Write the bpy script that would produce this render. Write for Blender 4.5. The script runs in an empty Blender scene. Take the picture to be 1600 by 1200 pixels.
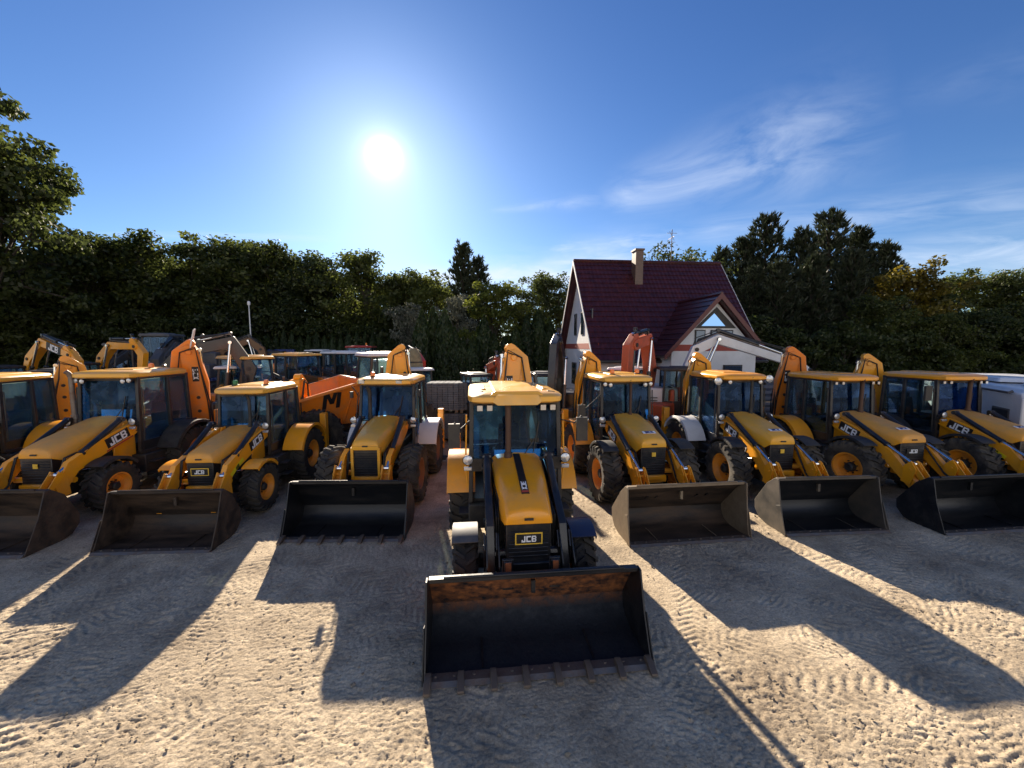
import bpy, math, random
import numpy as np
from mathutils import Vector, Matrix, Euler

R = math.radians
C = bpy.context.scene.collection
sc = bpy.context.scene

# ------------------------------------------------------------------ camera
H_CAM = 3.6
F_PX = 620.0
PITCH = math.atan(58.0 / F_PX)
cam_d = bpy.data.cameras.new('camera')
cam_d.sensor_width = 36.0
cam_d.lens = 36.0 * F_PX / 1600.0
cam_d.clip_start = 0.05
cam_d.clip_end = 3000.0
cam = bpy.data.objects.new('camera', cam_d)
cam.location = (0, 0, H_CAM)
cam.rotation_euler = (R(90) - PITCH, 0, 0)
C.objects.link(cam)
sc.camera = cam

# ------------------------------------------------------------------ sun, sky, exposure
SUN_EL = R(23.5)
SUN_AZ = R(-17.1)                      # from +Y, negative = to the left
sun_dir = Vector((math.sin(SUN_AZ) * math.cos(SUN_EL), math.cos(SUN_AZ) * math.cos(SUN_EL), math.sin(SUN_EL)))
sd = bpy.data.lights.new('sun', 'SUN')
sd.energy = 5.0
sd.angle = R(0.5)
sd.color = (1.0, 0.86, 0.68)
sun = bpy.data.objects.new('sun', sd)
sun.rotation_euler = sun_dir.to_track_quat('Z', 'Y').to_euler()
sun.location = sun_dir * 60
C.objects.link(sun)

world = bpy.data.worlds.new("World")
sc.world = world
world.use_nodes = True
WN, WL = world.node_tree.nodes, world.node_tree.links
WN.clear()


def wval(x):
    return x


def wmath(op, *a, clamp=False):
    n = WN.new('ShaderNodeMath')
    n.operation = op
    n.use_clamp = clamp
    for i, x in enumerate(a):
        if isinstance(x, (int, float)):
            n.inputs[i].default_value = x
        else:
            WL.new(x, n.inputs[i])
    return n.outputs[0]


sky = WN.new('ShaderNodeTexSky')
sky.sky_type = 'NISHITA'
sky.sun_disc = False
sky.sun_elevation = SUN_EL
sky.sun_rotation = SUN_AZ
sky.altitude = 50
sky.air_density = 1.0
sky.dust_density = 0.35
sky.ozone_density = 3.0
geo = WN.new('ShaderNodeTexCoord')
sep = WN.new('ShaderNodeSeparateXYZ')
WL.new(geo.outputs['Generated'], sep.inputs[0])
dx, dy, dz = sep.outputs
dot = WN.new('ShaderNodeVectorMath')
dot.operation = 'DOT_PRODUCT'
WL.new(geo.outputs['Generated'], dot.inputs[0])
dot.inputs[1].default_value = sun_dir
d = wmath('MAXIMUM', dot.outputs['Value'], 0.0)
# the sun's own bright disc and the air's bright aureole round it
disc = wmath('MULTIPLY', wmath('POWER', d, 7000.0), 140.0)
aur1 = wmath('MULTIPLY', wmath('POWER', d, 900.0), 4.0)
aur2 = wmath('MULTIPLY', wmath('POWER', d, 90.0), 1.2)
glow = wmath('ADD', wmath('ADD', disc, aur1), aur2)
# cirrus: a wispy streak and low bands, in directions on the sky
ys = wmath('MAXIMUM', dy, 0.05)
u = wmath('DIVIDE', dx, ys)
w = wmath('DIVIDE', dz, ys)


def streak(u0, w0, u1, w1, half, amp, sx, sy, seed):
    L = math.hypot(u1 - u0, w1 - w0)
    ca, sa = (u1 - u0) / L, (w1 - w0) / L
    du, dw = wmath('SUBTRACT', u, u0), wmath('SUBTRACT', w, w0)
    al = wmath('ADD', wmath('MULTIPLY', du, ca), wmath('MULTIPLY', dw, sa))
    ac = wmath('SUBTRACT', wmath('MULTIPLY', dw, ca), wmath('MULTIPLY', du, sa))
    cmb = WN.new('ShaderNodeCombineXYZ')
    WL.new(wmath('MULTIPLY', al, sx), cmb.inputs[0])
    WL.new(wmath('MULTIPLY', ac, sy), cmb.inputs[1])
    cmb.inputs[2].default_value = seed
    nz = WN.new('ShaderNodeTexNoise')
    nz.inputs['Scale'].default_value = 1.0
    nz.inputs['Detail'].default_value = 8.0
    nz.inputs['Roughness'].default_value = 0.6
    nz.inputs['Distortion'].default_value = 0.6
    WL.new(cmb.outputs[0], nz.inputs['Vector'])
    t = wmath('DIVIDE', al, L)
    # widens away from its tip
    hw = wmath('ADD', wmath('MULTIPLY', t, half * 0.9), half * 0.35)
    hw = wmath('MAXIMUM', hw, 0.005)
    q = wmath('DIVIDE', ac, hw)
    g = wmath('EXPONENT', wmath('MULTIPLY', wmath('MULTIPLY', q, q), -1.0))
    e0 = wmath('MULTIPLY', t, 8.0, clamp=True)
    e1 = wmath('MULTIPLY', wmath('SUBTRACT', 1.15, t), 2.2, clamp=True)
    n = wmath('MULTIPLY', wmath('SUBTRACT', nz.outputs[0], 0.33), 2.4, clamp=True)
    return wmath('MULTIPLY', wmath('MULTIPLY', wmath('MULTIPLY', g, e0), e1), wmath('MULTIPLY', n, amp))


cl = streak(0.20, 0.34, 0.84, 0.53, 0.095, 0.62, 3.6, 11.0, 1.3)
for a in ((0.08, 0.235, 0.42, 0.262, 0.03, 0.75, 7, 40, 4.1), (-0.05, 0.15, 0.34, 0.185, 0.07, 1.5, 4, 18, 7.7),
          (0.85, 0.19, 1.6, 0.25, 0.10, 0.85, 3, 18, 9.9), (0.35, 0.27, 1.5, 0.36, 0.07, 0.35, 3, 26, 12.2),
          (0.85, 0.22, 1.5, 0.14, 0.09, 0.5, 3, 16, 15.0), (-1.05, 0.275, -0.35, 0.268, 0.012, 0.35, 4, 50, 17.0),
          (-0.06, 0.15, 0.12, 0.15, 0.05, 0.7, 6, 20, 21.0), (-0.06, 0.33, 0.25, 0.36, 0.016, 0.3, 8, 40, 24.0),
          (-0.30, 0.17, 0.25, 0.15, 0.06, 1.3, 5, 20, 27.0), (0.9, 0.58, 1.5, 0.72, 0.08, 0.07, 4, 16, 30.0)):
    cl = wmath('MAXIMUM', cl, streak(*a))
front = wmath('MULTIPLY', wmath('SUBTRACT', dy, 0.05), 8.0, clamp=True)
cl = wmath('MULTIPLY', cl, front, clamp=True)

# a bank of unseen bright cloud added behind the camera to light machine fronts
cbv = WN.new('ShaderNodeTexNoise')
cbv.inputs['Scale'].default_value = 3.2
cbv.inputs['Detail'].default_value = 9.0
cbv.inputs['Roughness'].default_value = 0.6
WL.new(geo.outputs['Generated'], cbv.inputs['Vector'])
fill_bank = wmath('MULTIPLY', wmath('SUBTRACT', cbv.outputs[0], 0.40), 7.0, clamp=True)
fill_bank = wmath('MULTIPLY', fill_bank, wmath('MULTIPLY', wmath('SUBTRACT', -0.15, dy), 4.0, clamp=True))
fill_bank = wmath('MULTIPLY', fill_bank, wmath('MULTIPLY', wmath('SUBTRACT', 0.62, dz), 4.0, clamp=True))

skygain = WN.new('ShaderNodeMix')
skygain.data_type = 'RGBA'
skygain.blend_type = 'MULTIPLY'
skygain.inputs[0].default_value = 1.0
WL.new(sky.outputs[0], skygain.inputs[6])
# clearer blue overhead, paler towards the horizon
gmix = WN.new('ShaderNodeMix')
gmix.data_type = 'RGBA'
WL.new(wmath('POWER', wmath('SUBTRACT', 1.0, wmath('MAXIMUM', dz, 0.0), clamp=True), 2.6), gmix.inputs[0])
gmix.inputs[6].default_value = (0.38, 0.60, 0.94, 1)
gmix.inputs[7].default_value = (0.72, 0.90, 1.08, 1)
WL.new(gmix.outputs[2], skygain.inputs[7])
cm = WN.new('ShaderNodeMix')
cm.data_type = 'RGBA'
WL.new(cl, cm.inputs[0])
WL.new(skygain.outputs[2], cm.inputs[6])
cm.inputs[7].default_value = (6.6, 7.4, 8.8, 1)
gm = WN.new('ShaderNodeVectorMath')
gm.operation = 'SCALE'
gm.inputs[0].default_value = (1.0, 0.98, 0.94)
WL.new(glow, gm.inputs['Scale'])
am = WN.new('ShaderNodeVectorMath')
am.operation = 'ADD'
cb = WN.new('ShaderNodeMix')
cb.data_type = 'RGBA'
WL.new(fill_bank, cb.inputs[0])
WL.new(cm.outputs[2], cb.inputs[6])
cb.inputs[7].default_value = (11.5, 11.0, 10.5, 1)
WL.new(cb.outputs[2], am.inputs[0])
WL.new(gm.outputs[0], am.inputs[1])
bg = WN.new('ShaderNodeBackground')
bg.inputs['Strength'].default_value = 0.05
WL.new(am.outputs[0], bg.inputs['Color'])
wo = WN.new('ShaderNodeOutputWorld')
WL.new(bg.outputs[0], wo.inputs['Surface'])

sc.view_settings.view_transform = 'Standard'
sc.view_settings.look = 'None'
sc.view_settings.gamma = 1.0
sc.view_settings.exposure = 1.4
sc.render.engine = 'CYCLES'
sc.cycles.max_bounces = 8
sc.cycles.transparent_max_bounces = 16
sc.cycles.caustics_reflective = False
sc.cycles.caustics_refractive = False
sc.cycles.use_denoising = True

# ------------------------------------------------------------------ materials
MATS = {}


def mat(name, col, rough=0.6, metal=0.0, dirt=None, damt=0.0, dscale=3.0, bump=0.0, bscale=20.0, spec=0.5, coat=0.0,
        var=0.0, top_dust=0.0, dthr=0.5, stretch=None):
    """Principled colour with procedural grime of a second colour, optional dust lying on upward faces, bump."""
    if name in MATS:
        return MATS[name]
    m = bpy.data.materials.new(name)
    m.use_nodes = True
    N, L = m.node_tree.nodes, m.node_tree.links
    b = N['Principled BSDF']
    b.inputs['Roughness'].default_value = rough
    b.inputs['Metallic'].default_value = metal
    b.inputs['Specular IOR Level'].default_value = spec
    if coat:
        b.inputs['Coat Weight'].default_value = coat
        b.inputs['Coat Roughness'].default_value = 0.12
    tc = N.new('ShaderNodeTexCoord')
    last = None
    rgb = N.new('ShaderNodeRGB')
    rgb.outputs[0].default_value = (*col, 1)
    last = rgb.outputs[0]
    nz = N.new('ShaderNodeTexNoise')
    nz.inputs['Scale'].default_value = dscale
    nz.inputs['Detail'].default_value = 9
    nz.inputs['Roughness'].default_value = 0.68
    if stretch:
        mp = N.new('ShaderNodeMapping')
        mp.inputs['Scale'].default_value = stretch
        L.new(tc.outputs['Object'], mp.inputs[0])
        L.new(mp.outputs[0], nz.inputs['Vector'])
    else:
        L.new(tc.outputs['Object'], nz.inputs['Vector'])
    if dirt:
        mr = N.new('ShaderNodeMapRange')
        mr.inputs[1].default_value = dthr - 0.12
        mr.inputs[2].default_value = dthr + 0.18
        mr.inputs[4].default_value = damt
        L.new(nz.outputs[0], mr.inputs[0])
        fac = mr.outputs[0]
        if top_dust:
            g = N.new('ShaderNodeNewGeometry')
            s = N.new('ShaderNodeSeparateXYZ')
            L.new(g.outputs['Normal'], s.inputs[0])
            mm = N.new('ShaderNodeMath')
            mm.operation = 'MULTIPLY_ADD'
            mm.use_clamp = True
            L.new(s.outputs[2], mm.inputs[0])
            mm.inputs[1].default_value = top_dust
            L.new(fac, mm.inputs[2])
            fac = mm.outputs[0]
        mx = N.new('ShaderNodeMix')
        mx.data_type = 'RGBA'
        L.new(fac, mx.inputs[0])
        L.new(last, mx.inputs[6])
        mx.inputs[7].default_value = (*dirt, 1)
        last = mx.outputs[2]
        rr = N.new('ShaderNodeMapRange')
        rr.inputs[3].default_value = rough
        rr.inputs[4].default_value = min(1, rough + 0.35)
        L.new(fac, rr.inputs[0])
        L.new(rr.outputs[0], b.inputs['Roughness'])
    if var:
        n2 = N.new('ShaderNodeTexNoise')
        n2.inputs['Scale'].default_value = dscale * 0.37
        n2.inputs['Detail'].default_value = 6
        L.new(tc.outputs['Object'], n2.inputs['Vector'])
        hs = N.new('ShaderNodeHueSaturation')
        mr2 = N.new('ShaderNodeMapRange')
        mr2.inputs[3].default_value = 1 - var
        mr2.inputs[4].default_value = 1 + var
        L.new(n2.outputs[0], mr2.inputs[0])
        L.new(mr2.outputs[0], hs.inputs['Value'])
        L.new(last, hs.inputs['Color'])
        last = hs.outputs[0]
    L.new(last, b.inputs['Base Color'])
    if bump:
        bn = N.new('ShaderNodeTexNoise')
        bn.inputs['Scale'].default_value = bscale
        bn.inputs['Detail'].default_value = 6
        L.new(tc.outputs['Object'], bn.inputs['Vector'])
        bp = N.new('ShaderNodeBump')
        bp.inputs['Strength'].default_value = bump
        bp.inputs['Distance'].default_value = 0.02
        L.new(bn.outputs[0], bp.inputs['Height'])
        L.new(bp.outputs[0], b.inputs['Normal'])
    MATS[name] = m
    return m


def glass_mat(name, tint, refl=0.22, rough=0.02, dust=0.10, trc=(0.035, 0.14, 0.36)):
    if name in MATS:
        return MATS[name]
    m = bpy.data.materials.new(name)
    m.use_nodes = True
    N, L = m.node_tree.nodes, m.node_tree.links
    N.clear()
    o = N.new('ShaderNodeOutputMaterial')
    t = N.new('ShaderNodeBsdfTransparent')
    t.inputs[0].default_value = (*tint, 1)
    g = N.new('ShaderNodeBsdfGlossy')
    g.inputs['Roughness'].default_value = rough
    g.inputs['Color'].default_value = (0.40, 0.62, 1, 1)
    tr = N.new('ShaderNodeBsdfTranslucent')
    tr.inputs[0].default_value = (*trc, 1)
    lw = N.new('ShaderNodeLayerWeight')
    lw.inputs[0].default_value = 0.25
    mr = N.new('ShaderNodeMapRange')
    mr.inputs[3].default_value = refl
    mr.inputs[4].default_value = 0.8
    L.new(lw.outputs['Fresnel'], mr.inputs[0])
    m1 = N.new('ShaderNodeMixShader')
    L.new(mr.outputs[0], m1.inputs[0])
    L.new(t.outputs[0], m1.inputs[1])
    L.new(g.outputs[0], m1.inputs[2])
    m2 = N.new('ShaderNodeMixShader')
    nz = N.new('ShaderNodeTexNoise')
    nz.inputs['Scale'].default_value = 2.3
    nz.inputs['Detail'].default_value = 7
    tc = N.new('ShaderNodeTexCoord')
    L.new(tc.outputs['Object'], nz.inputs['Vector'])
    mr2 = N.new('ShaderNodeMapRange')
    mr2.inputs[1].default_value = 0.3
    mr2.inputs[2].default_value = 0.75
    mr2.inputs[3].default_value = dust * 0.4
    mr2.inputs[4].default_value = dust * 2.2
    L.new(nz.outputs[0], mr2.inputs[0])
    L.new(mr2.outputs[0], m2.inputs[0])
    L.new(m1.outputs[0], m2.inputs[1])
    L.new(tr.outputs[0], m2.inputs[2])
    L.new(m2.outputs[0], o.inputs[0])
    MATS[name] = m
    return m


def leaf_mat(name, c1, c2, trans=0.35, scale=0.8):
    if name in MATS:
        return MATS[name]
    m = bpy.data.materials.new(name)
    m.use_nodes = True
    N, L = m.node_tree.nodes, m.node_tree.links
    N.clear()
    o = N.new('ShaderNodeOutputMaterial')
    tc = N.new('ShaderNodeTexCoord')
    nz = N.new('ShaderNodeTexNoise')
    nz.inputs['Scale'].default_value = scale
    nz.inputs['Detail'].default_value = 5
    L.new(tc.outputs['Object'], nz.inputs['Vector'])
    oi = N.new('ShaderNodeObjectInfo')
    ad = N.new('ShaderNodeMath')
    ad.operation = 'MULTIPLY_ADD'
    L.new(oi.outputs['Random'], ad.inputs[0])
    ad.inputs[1].default_value = 0.3
    L.new(nz.outputs[0], ad.inputs[2])
    gm_ = N.new('ShaderNodeNewGeometry')
    ad2 = N.new('ShaderNodeMath')
    ad2.operation = 'MULTIPLY_ADD'
    L.new(gm_.outputs['Random Per Island'], ad2.inputs[0])
    ad2.inputs[1].default_value = 0.45
    L.new(ad.outputs[0], ad2.inputs[2])
    mr = N.new('ShaderNodeMapRange')
    mr.inputs[1].default_value = 0.45
    mr.inputs[2].default_value = 1.15
    L.new(ad2.outputs[0], mr.inputs[0])
    mx = N.new('ShaderNodeMix')
    mx.data_type = 'RGBA'
    L.new(mr.outputs[0], mx.inputs[0])
    mx.inputs[6].default_value = (*c1, 1)
    mx.inputs[7].default_value = (*c2, 1)
    di = N.new('ShaderNodeBsdfDiffuse')
    tl = N.new('ShaderNodeBsdfTranslucent')
    gl = N.new('ShaderNodeBsdfGlossy')
    gl.inputs['Roughness'].default_value = 0.45
    gl.inputs['Color'].default_value = (0.6, 0.6, 0.6, 1)
    L.new(mx.outputs[2], di.inputs[0])
    L.new(mx.outputs[2], tl.inputs[0])
    ms = N.new('ShaderNodeMixShader')
    ms.inputs[0].default_value = trans
    L.new(di.outputs[0], ms.inputs[1])
    L.new(tl.outputs[0], ms.inputs[2])
    m3 = N.new('ShaderNodeMixShader')
    m3.inputs[0].default_value = 0.035
    L.new(ms.outputs[0], m3.inputs[1])
    L.new(gl.outputs[0], m3.inputs[2])
    L.new(m3.outputs[0], o.inputs[0])
    MATS[name] = m
    return m


DUST = (0.30, 0.23, 0.15)
M_yel = mat('yellow_paint', (0.95, 0.385, 0.012), 0.28, 0, DUST, 0.30, 2.6, 0.05, 30, coat=0.3, var=0.12, dthr=0.56)
M_yel_dusty = mat('dusty_yellow_paint', (0.93, 0.395, 0.02), 0.38, 0, (0.48, 0.30, 0.13), 0.5, 2.2, 0.08, 30, var=0.14,
                  top_dust=0.25, dthr=0.5)
M_yel_fade = mat('faded_yellow_paint', (0.93, 0.45, 0.025), 0.32, 0, (0.48, 0.34, 0.14), 0.4, 2.0, 0.08, 26, var=0.14,
                 top_dust=0.18, dthr=0.54)
M_org = mat('orange_paint', (0.88, 0.24, 0.015), 0.36, 0, DUST, 0.45, 2.8, 0.06, 28, coat=0.2, var=0.12, dthr=0.55)
M_blk = mat('black_paint', (0.012, 0.013, 0.016), 0.32, 0, (0.10, 0.08, 0.06), 0.5, 3.2, 0.06, 30, coat=0.25, dthr=0.58)
M_dark = mat('dark_plastic', (0.018, 0.018, 0.02), 0.55, 0, (0.12, 0.10, 0.07), 0.5, 4.0, 0.1, 40, dthr=0.52)
M_frame = mat('dark_frame_metal', (0.014, 0.014, 0.016), 0.4, 0.0, (0.14, 0.11, 0.08), 0.35, 5, 0.05, 30)
M_tyre = mat('black_rubber', (0.013, 0.013, 0.014), 0.7, 0, (0.09, 0.075, 0.055), 0.6, 3.0, 0.25, 30, dthr=0.47)
M_tyre_mud = mat('muddy_rubber', (0.013, 0.013, 0.014), 0.8, 0, (0.15, 0.125, 0.095), 0.8, 3.4, 0.35, 26, dthr=0.50)
M_rim = mat('orange_rim_paint', (0.92, 0.34, 0.02), 0.45, 0, DUST, 0.35, 4, 0.1, 30, dthr=0.52)
M_chrome = mat('polished_steel_rod', (0.75, 0.75, 0.74), 0.12, 1.0)
M_steel = mat('worn_steel', (0.22, 0.20, 0.18), 0.45, 0.7, (0.20, 0.11, 0.06), 0.7, 6, 0.2, 40)
M_buck_blk = mat('black_bucket_steel', (0.010, 0.012, 0.016), 0.38, 0.2, (0.055, 0.05, 0.048), 0.6, 3, 0.12, 18, dthr=0.58, stretch=(.4, 2.2, 2.2))
M_buck_brn = mat('scuffed_brown_steel', (0.022, 0.016, 0.013), 0.55, 0.1, (0.11, 0.070, 0.045), 0.9, 2.6, 0.25, 16, dthr=0.52, stretch=(.4, 2.0, 2.0))
M_buck_rust = mat('rusty_steel', (0.05, 0.022, 0.014), 0.6, 0.2, (0.38, 0.14, 0.045), 1.0, 7.0, 0.35, 22, dthr=0.48, stretch=(1, 1, 1.3))
M_buck_rust = M_buck_rust.copy()
M_buck_rust.name = 'black_bucket_steel_rusted_at_top'
_N, _L = M_buck_rust.node_tree.nodes, M_buck_rust.node_tree.links
_rgb = [n for n in _N if n.type == 'RGB'][0]
_rgb.outputs[0].default_value = (.010, .014, .022, 1)
_mx = [n for n in _N if n.type == 'MIX'][0]
_fac = _mx.inputs[0].links[0].from_socket
_tc = [n for n in _N if n.type == 'TEX_COORD'][0]
_sp = _N.new('ShaderNodeSeparateXYZ')
_L.new(_tc.outputs['Object'], _sp.inputs[0])
_mr = _N.new('ShaderNodeMapRange')
_mr.inputs[1].default_value, _mr.inputs[2].default_value = .20, .42
_L.new(_sp.outputs[2], _mr.inputs[0])
_mu = _N.new('ShaderNodeMath')
_mu.operation = 'MULTIPLY'
_L.new(_fac, _mu.inputs[0])
_L.new(_mr.outputs[0], _mu.inputs[1])
_L.new(_mu.outputs[0], _mx.inputs[0])
M_white = mat('white_paint', (0.72, 0.72, 0.72), 0.35, 0, (0.35, 0.3, 0.24), 0.35, 2.5, coat=0.2, dthr=0.6)
M_grey = mat('grey_plastic', (0.075, 0.078, 0.085), 0.5, 0, (0.25, 0.2, 0.15), 0.5, 4)
M_lamp = mat('lamp_lens', (0.55, 0.56, 0.58), 0.10, 0.5, coat=0.6, var=0.4, dscale=30)
M_amber = mat('amber_plastic', (0.75, 0.20, 0.01), 0.2, 0, coat=0.5)
M_green = mat('green_plastic', (0.02, 0.16, 0.05), 0.3)
M_seat = mat('dark_seat_fabric', (0.02, 0.02, 0.025), 0.85)
M_brown = mat('exhaust_rusty_brown', (0.09, 0.055, 0.045), 0.5, 0.5, (0.14, 0.08, 0.05), 0.7, 6)
M_red = mat('red_paint', (0.45, 0.03, 0.02), 0.4, 0, DUST, 0.3, 3)
M_redorange = mat('red_orange_paint', (0.55, 0.09, 0.025), 0.4, 0, (0.2, 0.1, 0.06), 0.5, 3)
M_blue = mat('blue_paint', (0.02, 0.05, 0.22), 0.45, 0, (0.06, 0.05, 0.05), 0.4, 3)
M_navy = mat('dark_blue_paint', (0.012, 0.022, 0.07), 0.4, 0, (0.08, 0.06, 0.05), 0.3, 3)
M_tan = mat('tan_tarpaulin', (0.30, 0.24, 0.13), 0.8, 0, (0.1, 0.08, 0.05), 0.6, 5, 0.4, 12)
M_text_w = mat('white_lettering', (0.85, 0.85, 0.85), 0.5)
M_text_k = mat('black_lettering', (0.01, 0.01, 0.012), 0.5)
M_text_y = mat('yellow_lettering', (0.8, 0.5, 0.05), 0.5)
M_hose = mat('black_hose_rubber', (0.012, 0.012, 0.012), 0.45)
M_glass = glass_mat('sky_blue_glass', (0.34, 0.54, 0.74), 0.03, dust=0.40)  # blue sky reflection put into the tint and the dust film colour
M_glass_c = glass_mat('clear_cab_glass', (0.86, 0.93, 0.93), 0.03, dust=0.09, trc=(.30, .42, .40))
M_roof = mat('sunlit_yellow_roof', (0.93, 0.48, 0.06), 0.30, 0, (0.5, 0.38, 0.22), 0.45, 2.0, 0.06, 26, coat=0.4, var=0.1, dthr=0.56)  # paler than the body yellow: sunlight on the roofs put into the colour

# ------------------------------------------------------------------ mesh helpers


class MB:
    def __init__(s):
        s.v, s.f = [], []

    def add(s, vs, fs, M=None):
        o = len(s.v)
        for p in vs:
            p = Vector(p)
            s.v.append(tuple(M @ p) if M is not None else tuple(p))
        for f in fs:
            s.f.append(tuple(i + o for i in f))
        return s

    def box(s, c, sz, rot=None, tp=(1, 1)):
        x, y, z = sz[0] / 2, sz[1] / 2, sz[2] / 2
        a, b = tp
        vs = [(-x, -y, -z), (x, -y, -z), (x, y, -z), (-x, y, -z), (-x * a, -y * b, z), (x * a, -y * b, z), (x * a, y * b, z), (-x * a, y * b, z)]
        fs = [(0, 3, 2, 1), (4, 5, 6, 7), (0, 1, 5, 4), (1, 2, 6, 5), (2, 3, 7, 6), (3, 0, 4, 7)]
        M = Matrix.Translation(c)
        if rot is not None:
            M = M @ Euler(rot).to_matrix().to_4x4()
        return s.add(vs, fs, M)

    def bar(s, p0, p1, w, h, up=(0, 0, 1)):
        p0, p1 = Vector(p0), Vector(p1)
        d = (p1 - p0)
        L = d.length
        d.normalize()
        up = Vector(up)
        if abs(d.dot(up)) > 0.98:
            up = Vector((0, 1, 0)) if abs(d.y) < 0.9 else Vector((1, 0, 0))
        sx = d.cross(up).normalized()
        uz = sx.cross(d)
        M = Matrix((sx.to_4d(), d.to_4d(), uz.to_4d(), (0, 0, 0, 1))).transposed()
        M[3] = (0, 0, 0, 1)
        M = Matrix(((sx.x, d.x, uz.x, 0), (sx.y, d.y, uz.y, 0), (sx.z, d.z, uz.z, 0), (0, 0, 0, 1)))
        M = Matrix.Translation((p0 + p1) / 2) @ M
        x, y, z = w / 2, L / 2, h / 2
        vs = [(-x, -y, -z), (x, -y, -z), (x, y, -z), (-x, y, -z), (-x, -y, z), (x, -y, z), (x, y, z), (-x, y, z)]
        fs = [(0, 3, 2, 1), (4, 5, 6, 7), (0, 1, 5, 4), (1, 2, 6, 5), (2, 3, 7, 6), (3, 0, 4, 7)]
        return s.add(vs, fs, M)

    def tube(s, pts, r, n=8, cap=True):
        pts = [Vector(p) for p in pts]
        rs = r if isinstance(r, (list, tuple)) else [r] * len(pts)
        o = len(s.v)
        ref = None
        for i, p in enumerate(pts):
            if i == 0:
                d = pts[1] - pts[0]
            elif i == len(pts) - 1:
                d = pts[-1] - pts[-2]
            else:
                d = (pts[i + 1] - p).normalized() + (p - pts[i - 1]).normalized()
            if d.length < 1e-9:
                d = Vector((0, 0, 1))
            d.normalize()
            if ref is None:
                ref = Vector((0, 0, 1)) if abs(d.z) < 0.9 else Vector((1, 0, 0))
            a = d.cross(ref)
            if a.length < 1e-6:
                a = d.cross(Vector((0, 1, 0)))
            a.normalize()
            b = a.cross(d).normalized()
            ref = b
            for k in range(n):
                t = 2 * math.pi * k / n
                s.v.append(tuple(p + (a * math.cos(t) + b * math.sin(t)) * rs[i]))
        for i in range(len(pts) - 1):
            for k in range(n):
                k2 = (k + 1) % n
                s.f.append((o + i * n + k, o + i * n + k2, o + (i + 1) * n + k2, o + (i + 1) * n + k))
        if cap:
            s.f.append(tuple(o + k for k in range(n - 1, -1, -1)))
            s.f.append(tuple(o + (len(pts) - 1) * n + k for k in range(n)))
        return s

    def cyl(s, p0, p1, r, n=14, r2=None):
        return s.tube([p0, p1], [r, r if r2 is None else r2], n)

    def prism(s, poly, x0, x1, axis='x', M=None):
        """poly: 2D points; axis x -> (y,z), axis y -> (x,z), axis z -> (x,y)."""
        n = len(poly)

        def P(a, b, t):
            return {'x': (t, a, b), 'y': (a, t, b), 'z': (a, b, t)}[axis]
        vs = [P(a, b, x0) for a, b in poly] + [P(a, b, x1) for a, b in poly]
        fs = [tuple(range(n)), tuple(range(2 * n - 1, n - 1, -1))]
        for i in range(n):
            j = (i + 1) % n
            fs.append((i, i + n, j + n, j))
        return s.add(vs, fs, M)

    def strip(s, prof, th, x0, x1):
        """sheet of thickness th following an open profile of (y,z), extruded in x (thickness added to its left side)"""
        n = len(prof)
        out = []
        for i, (a, b) in enumerate(prof):
            if i == 0:
                d = Vector((prof[1][0] - a, prof[1][1] - b))
            elif i == n - 1:
                d = Vector((a - prof[-2][0], b - prof[-2][1]))
            else:
                d = Vector((prof[i + 1][0] - a, prof[i + 1][1] - b)).normalized() + Vector((a - prof[i - 1][0], b - prof[i - 1][1])).normalized()
            d.normalize()
            out.append((a - d.y * th, b + d.x * th))
        return s.prism(list(prof) + out[::-1], x0, x1)

    def loft(s, rings, cap=True, M=None):
        n = len(rings[0])
        vs = [p for r in rings for p in r]
        fs = []
        for i in range(len(rings) - 1):
            for k in range(n):
                k2 = (k + 1) % n
                fs.append((i * n + k, i * n + k2, (i + 1) * n + k2, (i + 1) * n + k))
        if cap:
            fs.append(tuple(range(n - 1, -1, -1)))
            fs.append(tuple((len(rings) - 1) * n + k for k in range(n)))
        return s.add(vs, fs, M)

    def lathe(s, prof, n=32, axis='x', c=(0, 0, 0), closed=False):
        """prof: list of (radius, offset along axis)."""
        o = len(s.v)
        m = len(prof)
        for k in range(n):
            t = 2 * math.pi * k / n
            for r, h in prof:
                a, b = r * math.cos(t), r * math.sin(t)
                p = {'x': (h, a, b), 'y': (a, h, b), 'z': (a, b, h)}[axis]
                s.v.append((p[0] + c[0], p[1] + c[1], p[2] + c[2]))
        for k in range(n):
            k2 = (k + 1) % n
            for i in range(m - 1 + (1 if closed else 0)):
                j = (i + 1) % m
                s.f.append((o + k * m + i, o + k * m + j, o + k2 * m + j, o + k2 * m + i))
        return s

    def mesh(s, name, m, angle=35):
        me = bpy.data.meshes.new(name)
        me.from_pydata(s.v, [], s.f)
        me.materials.append(m)
        import bmesh
        bm = bmesh.new()
        bm.from_mesh(me)
        bmesh.ops.recalc_face_normals(bm, faces=bm.faces)
        bm.to_mesh(me)
        bm.free()
        me.polygons.foreach_set('use_smooth', [True] * len(me.polygons))
        me.set_sharp_from_angle(angle=R(angle))
        me.update()
        return me

    def build(s, name, m, parent=None, bevel=0.0, loc=None, rot=None, label=None, angle=35):
        if not s.v:
            return None
        me = s.mesh(name, m, angle)
        return link(name, me, parent, bevel, loc, rot, label)


def link(name, me, parent=None, bevel=0.0, loc=None, rot=None, label=None, M=None):
    o = bpy.data.objects.new(name, me)
    C.objects.link(o)
    if parent is not None:
        o.parent = parent
    if M is not None:
        o.matrix_local = M
    if loc is not None:
        o.location = loc
    if rot is not None:
        o.rotation_euler = rot
    if bevel:
        b = o.modifiers.new('bevel', 'BEVEL')
        b.width = bevel
        b.segments = 2
        b.limit_method = 'ANGLE'
        b.angle_limit = R(40)
    if label:
        o['label'] = label
    return o


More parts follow.
